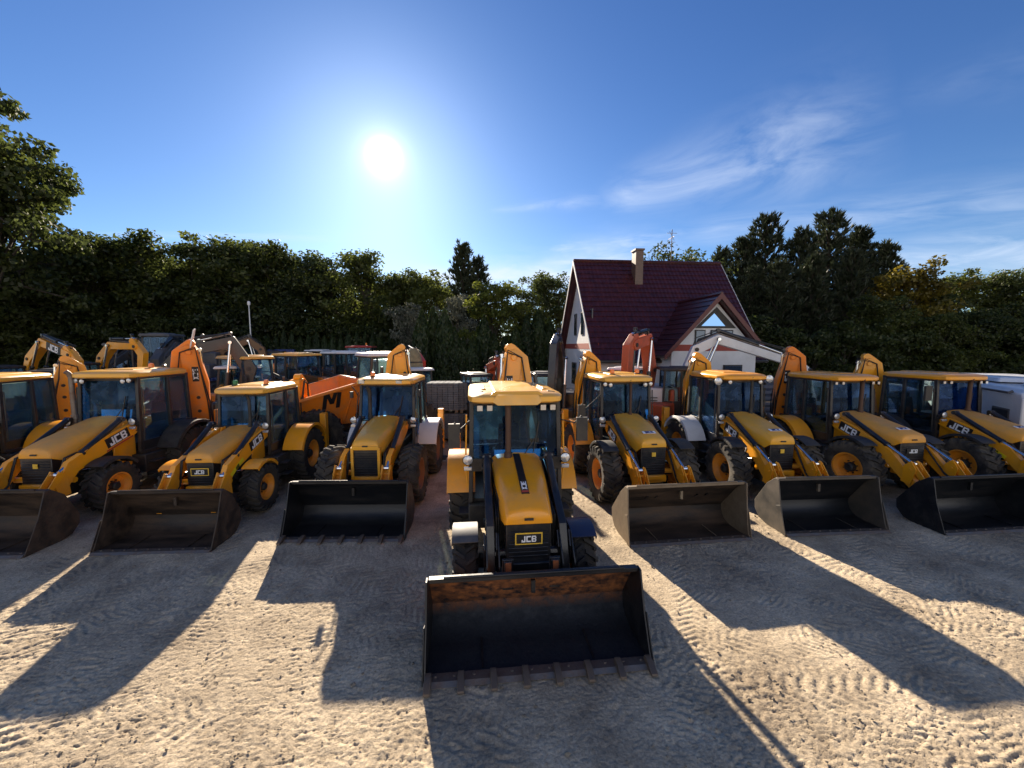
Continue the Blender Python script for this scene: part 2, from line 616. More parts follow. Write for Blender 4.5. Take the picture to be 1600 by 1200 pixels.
def tag(o, label=None, cat=None, group=None, kind=None):
    if label:
        o['label'] = label
    if cat:
        o['category'] = cat
    if group:
        o['group'] = group
    if kind:
        o['kind'] = kind
    return o


def empty(name, loc, rz=0.0, label=None, cat=None, group=None, scale=1.0):
    o = bpy.data.objects.new(name, None)
    o.empty_display_size = 0.3
    o.location = loc
    o.rotation_euler = (0, 0, rz)
    o.scale = (scale, scale, scale)
    C.objects.link(o)
    return tag(o, label, cat, group)


_txt = {}


GLYPH = {  # bars (x0,y0,x1,y1) on a unit-high cell, plus slanted strokes
    'J': (.62, [(.42, 0, .62, 1), (0, 0, .42, .2), (0, .2, .2, .36)], []),
    'C': (.72, [(0, 0, .2, 1), (.2, 0, .72, .2), (.2, .8, .72, 1)], []),
    'B': (.74, [(0, 0, .2, 1), (.2, 0, .66, .18), (.2, .41, .66, .59), (.2, .82, .66, 1), (.56, .18, .74, .41), (.56, .59, .74, .82), ], []),
    '3': (.70, [(0, 0, .52, .18), (.12, .41, .52, .59), (0, .82, .52, 1), (.52, .04, .70, .96)], []),
    '9': (.70, [(0, .42, .18, 1), (.18, .82, .52, 1), (.18, .42, .52, .6), (.52, 0, .70, 1), (.1, 0, .52, .18)], []),
    'X': (.78, [], [((0, 0), (.56, 1)), ((0, 1), (.56, 0))]),
    'M': (1.0, [(0, 0, .22, 1), (.78, 0, 1.0, 1)], [((.15, 1), (.39, .3)), ((.63, 1), (.39, .3))]),
    '|': (.30, [], [((.0, 0), (.22, 1))])}


def text_mesh(s, size, depth, m, bold=0.0, shear=0.0):
    if (s, size, m.name) in _txt:
        return _txt[(s, size, m.name)]
    b = MB()
    wid = sum(GLYPH[ch][0] for ch in s) + .14 * (len(s) - 1)
    x = -wid / 2
    h = size * .72
    for ch in s:
        w_, bars, sl = GLYPH[ch]
        for (x0, y0, x1, y1) in bars:
            sh = lambda xx, yv: (xx + shear * (yv - .5)) * h
            b.prism([(sh(x + x0, y0), (y0 - .5) * h), (sh(x + x1, y0), (y0 - .5) * h), (sh(x + x1, y1), (y1 - .5) * h), (sh(x + x0, y1), (y1 - .5) * h)], -depth, depth, 'z')
        for ((x0, y0), (x1, y1)) in sl:
            b.prism([((x + x0) * h, (y0 - .5) * h), ((x + x0 + .22) * h, (y0 - .5) * h), ((x + x1 + .22) * h, (y1 - .5) * h), ((x + x1) * h, (y1 - .5) * h)], -depth * .8, depth * .9, 'z')
        x += w_ + .14
    me = b.mesh('lettering', m)
    _txt[(s, size, m.name)] = me
    return me


def basis(o, ex, ey, ez):
    ex, ey, ez = Vector(ex).normalized(), Vector(ey).normalized(), Vector(ez).normalized()
    return Matrix(((ex.x, ey.x, ez.x, o[0]), (ex.y, ey.y, ez.y, o[1]), (ex.z, ey.z, ez.z, o[2]), (0, 0, 0, 1)))


def gz(x, y):
    """height of the yard: level in front, rising gently behind the row"""
    t = max(0.0, y - 14.0)
    return 0.030 * t if t < 30 else 0.9


# ------------------------------------------------------------------ ground
rng = np.random.default_rng(7)


def vnoise(x, y, seed):
    r = np.random.default_rng(seed)
    T = r.random((256, 256))
    xi, yi = np.floor(x).astype(int), np.floor(y).astype(int)
    fx, fy = x - xi, y - yi
    fx, fy = fx * fx * (3 - 2 * fx), fy * fy * (3 - 2 * fy)
    a, b = T[yi % 256, xi % 256], T[yi % 256, (xi + 1) % 256]
    c, e = T[(yi + 1) % 256, xi % 256], T[(yi + 1) % 256, (xi + 1) % 256]
    return (a * (1 - fx) + b * fx) * (1 - fy) + (c * (1 - fx) + e * fx) * fy


def fbm(x, y, seed, octv=4, gain=0.5):
    s, a, t = 0, 1.0, 0
    for k in range(octv):
        s = s + a * vnoise(x * 2 ** k + 17.3 * k, y * 2 ** k + 5.1 * k, seed + k)
        t += a
        a *= gain
    return s / t


def axis_pts(a, b, step, outer, g=1.28):
    mid = np.arange(a, b, step)
    L, Rr = [], []
    p, s = a, step
    while p > -outer:
        s *= g
        p -= s
        L.append(p)
    p, s = mid[-1], step
    while p < outer:
        s *= g
        p += s
        Rr.append(p)
    return np.concatenate([np.array(L[::-1]), mid, np.array(Rr)])


def build_ground():
    xs = axis_pts(-10.5, 13.0, 0.0205, 700)
    yy = [1.7]
    while yy[-1] < 12:
        yy.append(yy[-1] + max(.013, yy[-1] ** 2 / 1500))
    far, st = [yy[-1]], .12
    while far[-1] < 700:
        st *= 1.28
        far.append(far[-1] + st)
    back, st = [1.7], .02
    while back[-1] > -60:
        st *= 1.28
        back.append(back[-1] - st)
    ys = np.array(back[:0:-1] + yy[:-1] + far)
    X, Y = np.meshgrid(xs, ys)
    base = np.clip(Y - 14.0, 0, 30) * 0.030
    near = np.clip(1 - np.maximum(np.abs(X) - 14, Y - 16) / 12, 0, 1)
    wx = X + 0.25 * (fbm(X * 1.3, Y * 1.3, 40, 3) - .5)
    wy = Y + 0.25 * (fbm(X * 1.3, Y * 1.3, 50, 3) - .5)
    und = (fbm(X * 0.35, Y * 0.35, 1, 3) - .5) * 0.06
    # cleated tyre prints: strips of oblique lugs pressed in several directions
    h = np.zeros_like(X)
    tr = np.zeros_like(X)
    r = np.random.default_rng(3)
    for k in range(120):
        ang = r.choice([r.normal(0.1, 0.25), r.normal(1.25, 0.22), r.normal(-1.2, 0.25)])
        x0, y0 = r.uniform(-10, 12), r.uniform(1.5, 11)
        wd = r.uniform(0.20, 0.28)
        curv = r.normal(0, 0.02)
        ca, sa = math.cos(ang), math.sin(ang)
        al = (wx - x0) * sa + (wy - y0) * ca
        ac = (wx - x0) * ca - (wy - y0) * sa + curv * al * al
        m = np.clip((wd - np.abs(ac)) / 0.05, 0, 1) * np.clip((r.uniform(2, 6) - np.abs(al)) / 0.6, 0, 1)
        per = r.uniform(0.085, 0.15)
        ph = al + np.abs(ac) * r.choice([-0.8, 0.8]) + r.uniform(0, 1)
        lug = np.clip(np.sin(ph * 2 * np.pi / per) * 2.2, -1, 1)
        brk = np.clip((fbm(wx * 2.2, wy * 2.2, 200 + k, 2) - 0.42) * 7, 0, 1)
        m = m * brk
        h = h * (1 - 0.55 * m) + m * (lug * per * .042 - 0.004)
        tr = np.maximum(tr, m)
    cl = fbm(wx * 9, wy * 15, 11, 4, 0.62)
    clods = np.clip((cl - 0.52) * 4, 0, 1) * 0.006 * np.clip((fbm(X * .9, Y * .9, 90, 3) - .35) * 3.5, .15, 1.6)
    crack = np.abs(fbm(wx * 4.5, wy * 7, 21, 4, 0.55) - 0.5)
    crack = -np.clip(0.022 - crack, 0, 1) * 0.7
    patch = np.clip((fbm(X * 0.6, Y * 0.6, 33, 3) - 0.38) * 4, 0.18, 1)
    rid = 1 - np.abs(fbm(wx * 13, wy * 24, 71, 3, 0.6) - .5) * 2
    fine = (fbm(wx * 26, wy * 36, 61, 2, 0.65) - .5) * 0.012 - np.clip(rid - .945, 0, 1) * 0.24
    h = h + (clods + crack) * patch + fine * (0.5 + 0.5 * patch)
    rid2 = 1 - np.abs(fbm(wx * 6 + wy * 2, wy * 13 - wx * 2, 171, 3, 0.6) - .5) * 2
    h = h - np.clip(rid2 - .965, 0, 1) * 0.34 * patch
    Z = base + und * 0.7 + h * near
    ny, nx = X.shape
    co = np.stack([X, Y, Z], -1).reshape(-1, 3).astype(np.float32)
    i = np.arange(ny * nx).reshape(ny, nx)
    q = np.stack([i[:-1, :-1], i[:-1, 1:], i[1:, 1:], i[1:, :-1]], -1).reshape(-1, 4).astype(np.int32)
    me = bpy.data.meshes.new('ground')
    me.vertices.add(len(co))
    me.vertices.foreach_set('co', co.ravel())
    me.loops.add(q.size)
    me.loops.foreach_set('vertex_index', q.ravel())
    me.polygons.add(len(q))
    me.polygons.foreach_set('loop_start', np.arange(0, q.size, 4, dtype=np.int32))
    me.update(calc_edges=True)
    me.polygons.foreach_set('use_smooth', np.ones(len(q), bool))
    m = bpy.data.materials.new('sandy_mud')
    m.use_nodes = True
    N, L = m.node_tree.nodes, m.node_tree.links
    b = N['Principled BSDF']
    b.inputs['Roughness'].default_value = 0.92
    b.inputs['Specular IOR Level'].default_value = 0.25
    tc = N.new('ShaderNodeTexCoord')
    n1 = N.new('ShaderNodeTexNoise')
    n1.inputs['Scale'].default_value = 0.9
    n1.inputs['Detail'].default_value = 10
    n1.inputs['Roughness'].default_value = 0.7
    L.new(tc.outputs['Object'], n1.inputs['Vector'])
    cr = N.new('ShaderNodeValToRGB')
    cr.color_ramp.elements[0].position = 0.32
    cr.color_ramp.elements[0].color = (0.24, 0.185, 0.125, 1)
    cr.color_ramp.elements[1].position = 0.68
    cr.color_ramp.elements[1].color = (0.64, 0.52, 0.36, 1)
    L.new(n1.outputs[0], cr.inputs[0])
    n2 = N.new('ShaderNodeTexNoise')
    n2.inputs['Scale'].default_value = 38
    n2.inputs['Detail'].default_value = 8
    n2.inputs['Roughness'].default_value = 0.7
    L.new(tc.outputs['Object'], n2.inputs['Vector'])
    mx = N.new('ShaderNodeMix')
    mx.data_type = 'RGBA'
    mx.blend_type = 'OVERLAY'
    mx.inputs[0].default_value = 1.0
    L.new(cr.outputs[0], mx.inputs[6])
    L.new(n2.outputs[0], mx.inputs[7])
    L.new(mx.outputs[2], b.inputs['Base Color'])
    bp = N.new('ShaderNodeBump')
    bp.inputs['Strength'].default_value = 0.9
    bp.inputs['Distance'].default_value = 0.012
    L.new(n2.outputs[0], bp.inputs['Height'])
    n3 = N.new('ShaderNodeTexNoise')
    n3.inputs['Scale'].default_value = 17
    n3.inputs['Detail'].default_value = 8
    n3.inputs['Distortion'].default_value = 0.6
    L.new(tc.outputs['Object'], n3.inputs['Vector'])
    bp2 = N.new('ShaderNodeBump')
    bp2.inputs['Strength'].default_value = 0.5
    bp2.inputs['Distance'].default_value = 0.016
    L.new(n3.outputs[0], bp2.inputs['Height'])
    L.new(bp.outputs[0], bp2.inputs['Normal'])
    L.new(bp2.outputs[0], b.inputs['Normal'])
    me.materials.append(m)
    o = bpy.data.objects.new('ground', me)
    C.objects.link(o)
    tag(o, kind='structure')


def build_pebbles():
    r = np.random.default_rng(9)
    b = MB()
    for i in range(1500):
        y = 2.2 + 7 * r.random() ** 1.4
        x = r.uniform(-1.35, 1.35) * y
        if abs(x) > 10:
            continue
        s_ = r.uniform(.006, .020) * (1.6 if r.random() < .08 else 1)
        vs = []
        for (a, c_, e) in ((1, 0, 0), (-1, 0, 0), (0, 1, 0), (0, -1, 0), (0, 0, 1), (0, 0, -1)):
            k = s_ * r.uniform(.7, 1.25)
            vs.append((x + a * k + e * s_ * .2 * r.normal(), y + c_ * k * .9, .004 + e * k * .55))
        b.add(vs, [(0, 2, 4), (2, 1, 4), (1, 3, 4), (3, 0, 4), (2, 0, 5), (1, 2, 5), (3, 1, 5), (0, 3, 5)])
    o = b.build('pebbles', mat('pebble_stone', (.30, .25, .18), .85, 0, (.12, .09, .06), .8, 20), angle=20)
    tag(o, 'small stones and crumbs of dry mud scattered over the yard', 'gravel', kind='stuff')


build_ground()
build_pebbles()

# ------------------------------------------------------------------ wheels
_wheel = {}


def wheel_meshes(kind, tyre_mat, rim_mat):
    """kind -> (radius, width, rim radius, number of lugs); meshes centred on the hub, axle along x, outer side +x"""
    key = (kind, tyre_mat.name, rim_mat.name)
    if key in _wheel:
        return _wheel[key]
    r, w, rr, nl = {'small': (0.46, 0.34, 0.24, 17), 'mid': (0.53, 0.40, 0.28, 18), 'big': (0.66, 0.44, 0.35, 22),
                    'rear': (0.72, 0.46, 0.36, 22), 'dump': (0.62, 0.5, 0.30, 18)}[kind]
    h = w / 2
    rt = r - 0.045
    t = MB()
    prof = [(rr, h * .72), (rr + .03, h * .88), ((rr + rt) / 2, h * 1.0), (rt - .05, h * .98), (rt - .012, h * .84), (rt, h * .5), (rt + .006, 0),
            (rt, -h * .5), (rt - .012, -h * .84), (rt - .05, -h * .98), ((rr + rt) / 2, -h), (rr + .03, -h * .88), (rr, -h * .72)]
    t.lathe(prof, 40, 'x')
    for k in range(nl):
        for sgn in (1, -1):
            a = 2 * math.pi * (k + (0.5 if sgn > 0 else 0)) / nl
            # lug runs from the middle to the shoulder, raked
            segs = []
            for q in range(4):
                f = q / 3
                xx = sgn * (0.01 + f * h * 1.0)
                aa = a + (1 - f) * 0.20 * (0.6 / r)
                rad = r - 0.005 * f - (0.035 if q == 3 else 0)
                segs.append((xx, aa, rad))
            for q in range(3):
                x0, a0, r0 = segs[q]
                x1, a1, r1 = segs[q + 1]
                wa = 0.030 / r
                vs = []
                for (xx, aa, rad) in ((x0, a0, r0), (x1, a1, r1)):
                    for (da, rd) in ((-wa * 1.3, rt - .05), (wa * 1.3, rt - .05), (wa * .8, rad), (-wa * .8, rad)):
                        vs.append((xx, rd * math.sin(aa + da), rd * math.cos(aa + da)))
                t.add(vs, [(0, 1, 2, 3), (7, 6, 5, 4), (0, 4, 5, 1), (1, 5, 6, 2), (2, 6, 7, 3), (3, 7, 4, 0)])
            # shoulder lug going down the sidewall
            aa = a
            wa = 0.036 / r
            vs = []
            for (xx, rad) in ((sgn * h * .80, r - .02), (sgn * h * 1.05, r - .05), (sgn * h * 1.03, rt - .10), (sgn * h * .7, rt - .06)):
                for da in (-wa, wa):
                    vs.append((xx, rad * math.sin(aa + da), rad * math.cos(aa + da)))
            t.add(vs, [(0, 2, 4, 6), (7, 5, 3, 1), (0, 1, 3, 2), (2, 3, 5, 4), (4, 5, 7, 6), (6, 7, 1, 0)])
    tyre = t.mesh('tyre', tyre_mat, 30)
    g = MB()
    g.lathe([(rr, h * .74), (rr + .012, h * .8), (rr - .02, h * .78), (rr - .035, h * .45), (rr - .06, h * .25), (rr * .52, h * .12), (rr * .5, h * .05),
             (0.001, h * .05)], 32, 'x')
    g.lathe([(rr, -h * .74), (rr - .03, -h * .7), (rr - .05, -h * .2), (rr * .6, 0)], 32, 'x')
    for k in range(8):
        a = 2 * math.pi * k / 8
        g.box((h * .16, rr * .68 * math.cos(a), rr * .68 * math.sin(a)), (0.03, .05, .05), (a, 0, 0))
    rim = g.mesh('rim', rim_mat, 30)
    c = MB()
    c.lathe([(0.001, h * .62), (rr * .22, h * .62), (rr * .30, h * .5), (rr * .34, h * .1)], 20, 'x')
    for k in range(8):
        a = 2 * math.pi * k / 8
        c.cyl((h * .1, rr * .42 * math.cos(a), rr * .42 * math.sin(a)), (h * .26, rr * .42 * math.cos(a), rr * .42 * math.sin(a)), .016, 6)
    hub = c.mesh('wheel', M_dark, 30)
    _wheel[key] = (hub, tyre, rim, r)
    return _wheel[key]


def put_wheel(root, kind, x, y, tm, rm, steer=0.0, spin=None, z=None, sc=1.0):
    hub, ty, rim, r = wheel_meshes(kind, tm, rm)
    w = link('wheel', hub, root)
    w.location = (x, y, r * sc if z is None else z)
    w.scale = (sc, sc, sc)
    sp = random.uniform(0, 6.28) if spin is None else spin
    w.rotation_euler = (sp, 0, (0 if x > 0 else math.pi) + steer)
    link('tyre', ty, w)
    link('rim', rim, w)
    return w


def ribbon(pts, ws):
    """polygon around a polyline of 2D points with given widths"""
    L, Rr = [], []
    n = len(pts)
    for i, (a, b) in enumerate(pts):
        if i == 0:
            d = Vector((pts[1][0] - a, pts[1][1] - b))
        elif i == n - 1:
            d = Vector((a - pts[-2][0], b - pts[-2][1]))
        else:
            d = Vector((pts[i + 1][0] - a, pts[i + 1][1] - b)).normalized() + Vector((a - pts[i - 1][0], b - pts[i - 1][1])).normalized()
        d.normalize()
        w = ws[i] / 2
        L.append((a - d.y * w, b + d.x * w))
        Rr.append((a + d.y * w, b - d.x * w))
    # rounded ends
    def cap(p, q, c):
        m = []
        v0, v1 = Vector((p[0] - c[0], p[1] - c[1])), Vector((q[0] - c[0], q[1] - c[1]))
        a0 = math.atan2(v0.y, v0.x)
        rad = v0.length
        for k in (1, 2, 3):
            a = a0 - math.pi * k / 4
            m.append((c[0] + rad * math.cos(a), c[1] + rad * math.sin(a)))
        return m
    return L + cap(L[-1], Rr[-1], pts[-1]) + Rr[::-1] + cap(Rr[0], L[0], pts[0])


def ram(root, p0, p1, r=0.045, frac=0.6, bm=None, name='ram'):
    p0, p1 = Vector(p0), Vector(p1)
    m = p0.lerp(p1, frac)
    b = MB().cyl(p0, m, r, 14)
    b.cyl(m - (p1 - p0).normalized() * .05, m, r * 1.18, 14)
    b.cyl(p0 - Vector((r * 1.2, 0, 0)), p0 + Vector((r * 1.2, 0, 0)), r * .9, 10)
    o = b.build(name, bm or M_blk, root)
    q = MB().cyl(m, p1, r * .55, 12)
    q.cyl(p1 - Vector((r, 0, 0)), p1 + Vector((r, 0, 0)), r * .8, 10)
    q.build('ram_rod', M_chrome, o)
    return o


def bucket(root, W, R, style, m_in, teeth=0, lift=0.0, hgt=0.93, opn=0.42, m_side=None):
    """front loader bucket: lip at y=-R, mouth towards -y"""
    y0 = -R
    prof = [(y0, lift + .015), (y0 + .55, lift + .02), (y0 + .65, lift + .037), (y0 + .74, lift + .08), (y0 + .81, lift + .15), (y0 + .85, lift + .24), (y0 + .865, lift + .34),
            (y0 + opn + .22, lift + hgt - .16), (y0 + opn + .06, lift + hgt - .03), (y0 + opn, lift + hgt)]
    sh = MB().strip(prof[::-1], .022, -W / 2 + .02, W / 2 - .02)
    # stiffening box section along the top
    yt, zt = prof[-1]
    o = sh.build('bucket', m_in, root, .006)
    MB().box((0, yt + .03, zt + .014), (W - .06, .085, .05)).cyl((-W * .42, yt - .01, zt + .05), (W * .42, yt - .01, zt + .05), .018).build('top_bar', m_side or m_in, o, .006)
    for q in (-.25, .25):
        MB().bar((W * q, y0 + .14, lift + .026), (W * q, y0 + .60, lift + .034), .014, .012).build('weld_seam', m_side or m_in, o)
    MB().box((0, y0 + opn + .20, lift + hgt - .24), (.05, .05, .16)).build('gusset', m_side or m_in, o)
    for sx in (-1, 1):
        poly = [(y0 - .015, lift + .0), (y0 + .55, lift - .002), (y0 + .74, lift + .045), (y0 + .88, lift + .19), (y0 + .90, lift + .37),
                (y0 + opn + .26, lift + hgt - .13), (y0 + opn + .05, lift + hgt + .035), (y0 + opn - .045, lift + hgt + .03),
                (y0 + opn * .55, lift + hgt * .55), (y0 + .05, lift + .12)]
        s = MB().prism(poly, sx * (W / 2 - .022), sx * (W / 2))
        # reinforcing strip along the front edge of the side
        s.prism([(y0 - .03, lift + .0), (y0 + .1, lift + .0), (y0 + opn * .5 + .12, lift + hgt * .5), (y0 + opn * .5, lift + hgt * .55)],
                sx * (W / 2 + .002), sx * (W / 2 + .016))
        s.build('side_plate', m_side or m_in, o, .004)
    e = MB().prism([(y0 - .07, lift + .004), (y0 + .10, lift + .002), (y0 + .10, lift + .036), (y0 - .02, lift + .038)], -W / 2 + .001, W / 2 - .001)
    n = int(W / .2)
    for i in range(n):
        x = -W / 2 + .12 + (W - .24) * i / (n - 1)
        e.cyl((x, y0 + .05, lift + .03), (x, y0 + .05, lift + .048), .02, 6)
    e.build('cutting_edge', M_steel, o, .003)
    for i in range(teeth):
        x = -W / 2 + .05 + (W - .1) * i / (teeth - 1)
        t = MB().prism([(y0 - .17, lift + .012), (y0 - .04, lift + .0), (y0 + .05, lift + .045), (y0 + .05, lift + .095), (y0 - .05, lift + .09), (y0 - .16, lift + .035)],
                       x - .036, x + .036)
        t.build('tooth', mat('worn_tooth_steel', (.13, .10, .08), .5, .5, (.2, .14, .09), .6, 8), o, .006)
    # rear carriage brackets
    for x in (-.62, -.42, .42, .62):
        b = MB().prism([(y0 + .90, lift + .12), (y0 + 1.05, lift + .22), (y0 + 1.02, lift + .42), (y0 + opn + .40, lift + .72), (y0 + opn + .31, lift + .70), (y0 + .91, lift + .40)],
                       x - .015, x + .015)
        b.build('bracket', M_blk, o)
    return o


def plate_text(root, s, size, M, tm=None, bm=None, w=None, h=None, name='badge', border=None):
    """a badge: thin plate with raised letters; M maps the badge plane"""
    w = w or size * len(s) * .82
    h = h or size * 1.15
    parent = root
    if border:
        b = MB().box((0, 0, -.004), (w + .035, h + .035, .006)).build(name, border, root)
        b.matrix_local = M
        p = MB().box((0, 0, .001), (w, h, .006)).build('badge_field', bm, b)
        parent = b
    elif bm:
        b = MB().box((0, 0, 0), (w, h, .006)).build(name, bm, root)
        b.matrix_local = M
        parent = b
    t = text_mesh(s, size, .004, tm or M_text_w, bold=size * .035)
    if parent is root:
        return link('lettering', t, root, M=M)
    return link('lettering', t, parent, loc=(0, -size * .0, .007))


def backhoe(X, Y, deg, label, **k):
    g = lambda n, dflt=None: k.get(n, dflt)
    s = g('scale', 1.0)
    root = empty('backhoe_loader', (X, Y, gz(X, Y)), R(deg), label, 'backhoe loader', g('group', 'yellow backhoe loaders parked in a row'), s)
    R_ = g('reach', 1.9)
    zr = g('cab_h', 2.68)           # underside of the roof
    yel, hoodm = g('yel', M_yel), g('hoodm', M_yel)
    nz, hz = g('nose', 1.38), g('hoodz', 1.78)
    nw, hw = g('nose_w', .34), g('hood_w', .46)
    fk = g('front', 'mid')
    tm, rm = g('tyre', M_tyre), g('rim', M_rim)
    rf = {'small': .46, 'mid': .53, 'big': .66}[fk]
    cy0, cy1 = .98, g('cab_end', 2.50)
    cw = g('cab_w', .64)

    # chassis and engine sides
    b = MB()
    b.box((0, .9, .62), (.66, 2.6, .34)).box((0, 1.4, .95), (.84, 2.9, .5)).box((0, .0, .5), (1.3, .16, .14))
    b.box((0, 2.15, .72), (1.35, .2, .2)).cyl((-.75, 2.15, .72), (.75, 2.15, .72), .12).cyl((-.75, 0, rf), (.75, 0, rf), .08)
    b.box((.62, 1.35, .75), (.36, .9, .42)).box((-.62, 1.35, .75), (.36, .9, .42))
    b.box((0, -.35, .62), (.5, .5, .3))
    b.build('chassis', M_dark, root, .02)
    # hood: lofted, rounded over
    def ring(y, w, top, bot, rnd=.16):
        pts = []
        for (x, z) in ((-w, bot), (-w * 1.0, top - rnd), (-w * .93, top - rnd * .45), (-w * .78, top - rnd * .10), (-w * .4, top), (0, top + .012), (w * .4, top),
                       (w * .78, top - rnd * .10), (w * .93, top - rnd * .45), (w, top - rnd), (w, bot)):
            pts.append((x, y, z))
        return pts
    hl = g('hood_side', 1.12)
    rings = [ring(-.60, nw * .92, nz - .05, nz - .20, .10), ring(-.56, nw * .99, nz, nz - .22 if g('snout', True) else hl), ring(-.2, nw + .03, nz + (hz - nz) * .30, hl),
             ring(.3, nw + .08, nz + (hz - nz) * .62, hl), ring(.75, hw, hz - .03, hl), ring(.95, hw, hz, hl)]
    hood = MB().loft(rings).build('hood', hoodm, root, .008, angle=50)
    if g('hood_bulge', 0):
        # raised shoulder over the filter at one side
        sx = g('hood_bulge', 0)
        MB().loft([[(sx * (.28 + a), y, z + hz) for a, z in ((-.14 * q, 0), (-.1 * q, .05 * q), (.1 * q, .06 * q), (.17 * q, -.04))] for y, q in ((.25, .5), (.5, .9), (.9, 1.1))]
                  ).build('hood_shoulder', hoodm, hood, .01)
    # bright side panels of the hood
    for sx in (-1, 1):
        sp = MB().loft([[(sx * (nw + .02), -.15, hl - .12), (sx * (nw + .045), -.15, hl + .24), (sx * (nw + .02), -.15, hl + .24)],
                        [(sx * (hw - .01), .92, hl - .22), (sx * (hw + .03), .92, hz - .12), (sx * (hw - .01), .92, hz - .12)]])
        sp.build('side_panel', yel if g('side_yel', True) else M_blk, hood, .004)
    # seams, latch and louvres of the hood
    for sx in (-1, 1):
        lv = MB()
        for i in range(6):
            yy = .12 + i * .10
            ww = nw + .045 + (hw + .03 - nw - .045) * (yy + .15) / 1.07 + .006
            lv.bar((sx * ww, yy, hl - .02), (sx * (ww + .002), yy + .05, hl + .12), .012, .016)
        lv.build('louvre', M_dark, hood)
    MB().box((0, -.615, nz - .13), (.12, .02, .03)).build('latch', M_dark, hood, .004)
    # grille
    gb = MB().box((0, -.47, (nz - .2 + .78) / 2), (nw * 1.84, .22, nz - .2 - .78 + .03))
    gz0 = .84
    while gz0 < nz - .26:
        gb.box((0, -.586, gz0), (nw * 1.62, .014, .014))
        gz0 += .055
    gr = gb.build('grille', g('grille', M_blk), root, .012)
    if g('grille_frame', False):
        fb = MB()
        for sx in (-1, 1):
            fb.box((sx * nw * .93, -.56, 1.06), (.06, .12, .72))
        fb.box((0, -.565, nz - .17), (nw * 1.9, .11, .09))
        fb.build('grille_surround', hoodm, gr, .01)
    bmp = MB().box((0, -.52, .70), (nw * 1.9, .26, .15)).box((0, -.60, .66), (nw * 1.2, .1, .1))
    bmp.build('front_weight', yel if g('bumper_yel', True) else M_blk, root, .02)
    if g('badge', 'plate') == 'plate':
        plate_text(gr, 'JCB', .115, basis((0, -.60, nz - .40), (1, 0, 0), (0, 0, 1), (0, -1, 0)), bm=M_text_k, border=M_text_y, w=.33, h=.125)
    elif g('badge', '') == 'white':
        plate_text(gr, 'JCB', .12, basis((0, -.60, nz - .40), (1, 0, 0), (0, 0, 1), (0, -1, 0)), bm=M_text_k, w=.33, h=.13)
    elif g('badge', '') == 'square':
        MB().box((0, -.598, nz - .36), (.09, .012, .09)).box((0, -.606, nz - .36), (.05, .01, .04)).build('badge', M_text_y, gr)
    # lettering on the hood sides
    if g('side_text', 0):
        sx = g('side_text', 0)
        ex = Vector((0, 1, .33)) if sx > 0 else Vector((0, -1, -.33))
        nrm = Vector((sx, 0, 0))
        ex.normalize()
        up = nrm.cross(ex)
        p = (sx * (g('arm_x', .56) + .060), .45, 1.475)
        plate_text(root, 'JCB', .25, basis(p, ex, up, nrm), bm=M_text_k, w=.56, h=.215)
        if g('side_stripe', False):
            MB().box((0, 0, 0), (.66, .03, .006)).build('stripe', M_red, root).matrix_local = basis(Vector(p) - up * .145, ex, up, nrm)
    if g('top_text', None):
        kind = g('top_text')
        tilt = (hz - nz) / 1.5
        if kind == 'stripe':
            st = MB()
            for i in range(7):
                y0, y1 = -.28 + i * .165, -.28 + (i + 1) * .165
                zt = lambda y: np.interp(y, [-.56, -.2, .3, .75, .95], [nz, nz + (hz - nz) * .3, nz + (hz - nz) * .62, hz - .03, hz]) + .017
                st.add([(-.055, y0, zt(y0)), (.055, y0, zt(y0)), (.055, y1, zt(y1)), (-.055, y1, zt(y1)), (-.055, y0, zt(y0) - .02), (.055, y0, zt(y0) - .02),
                        (.055, y1, zt(y1) - .02), (-.055, y1, zt(y1) - .02)], [(0, 1, 2, 3), (4, 7, 6, 5), (0, 4, 5, 1), (1, 5, 6, 2), (2, 6, 7, 3), (3, 7, 4, 0)])
            so = st.build('stripe', M_text_k, hood)
            tm_ = text_mesh('3CX', .105, .004, M_text_w, bold=.004)
            link('lettering', tm_, so, M=basis((0, -.10, zt(-.1) + .006), (0, -1, -.27), (1, 0, 0), (0, -.27, 1)))
            MB().box((0, -.235, zt(-.235) + .004), (.1, .04, .006), (.27, 0, 0)).build('red_mark', M_red, so)
        else:
            zz = nz + (hz - nz) * .2 + .02
            plate_text(hood, '3CX', .11, basis((0, -.34, zz + .0), (1, 0, 0), (0, 1, .32), (0, -.32, 1)), tm=M_blue, bm=M_text_w, w=.3, h=.10)

    # cab
    fr = MB()
    zs = g('screen_z', 1.72)
    fm = g('framem', M_frame)
    yt = cy0 + g('lean', .06)
    ct = cw - .03
    for sx in (-1, 1):
        fr.bar((sx * cw, cy0 - .04, 1.0), (sx * ct, yt, zr), .07, .08)
        fr.bar((sx * (cw + .01), 1.83, .85), (sx * ct, 1.86, zr), .07, .08)
        fr.bar((sx * cw, cy1, .9), (sx * ct, cy1 - .05, zr), .08, .08)
        fr.bar((sx * ct, yt, zr - .03), (sx * ct, cy1, zr - .03), .08, .07)
        fr.bar((sx * cw, cy0, 1.0), (sx * cw, cy1, 1.0), .07, .09)
        fr.bar((sx * cw, 1.83, 1.55), (sx * cw, cy1, 1.55), .06, .05)
    fr.bar((-ct, yt, zr - .04), (ct, yt, zr - .04), .08, .12)
    fr.bar((-ct, cy1 - .03, zr - .04), (ct, cy1 - .03, zr - .04), .07, .1)
    fr.box((0, cy0 - .03, zs - .08), (cw * 2, .09, .22))
    fr.box((0, cy1, 1.25), (cw * 2, .05, .6))
    fr.box((0, 1.85, .98), (cw * 1.9, 1.6, .06))
    cab = fr.build('cab_frame', fm, root, .008)
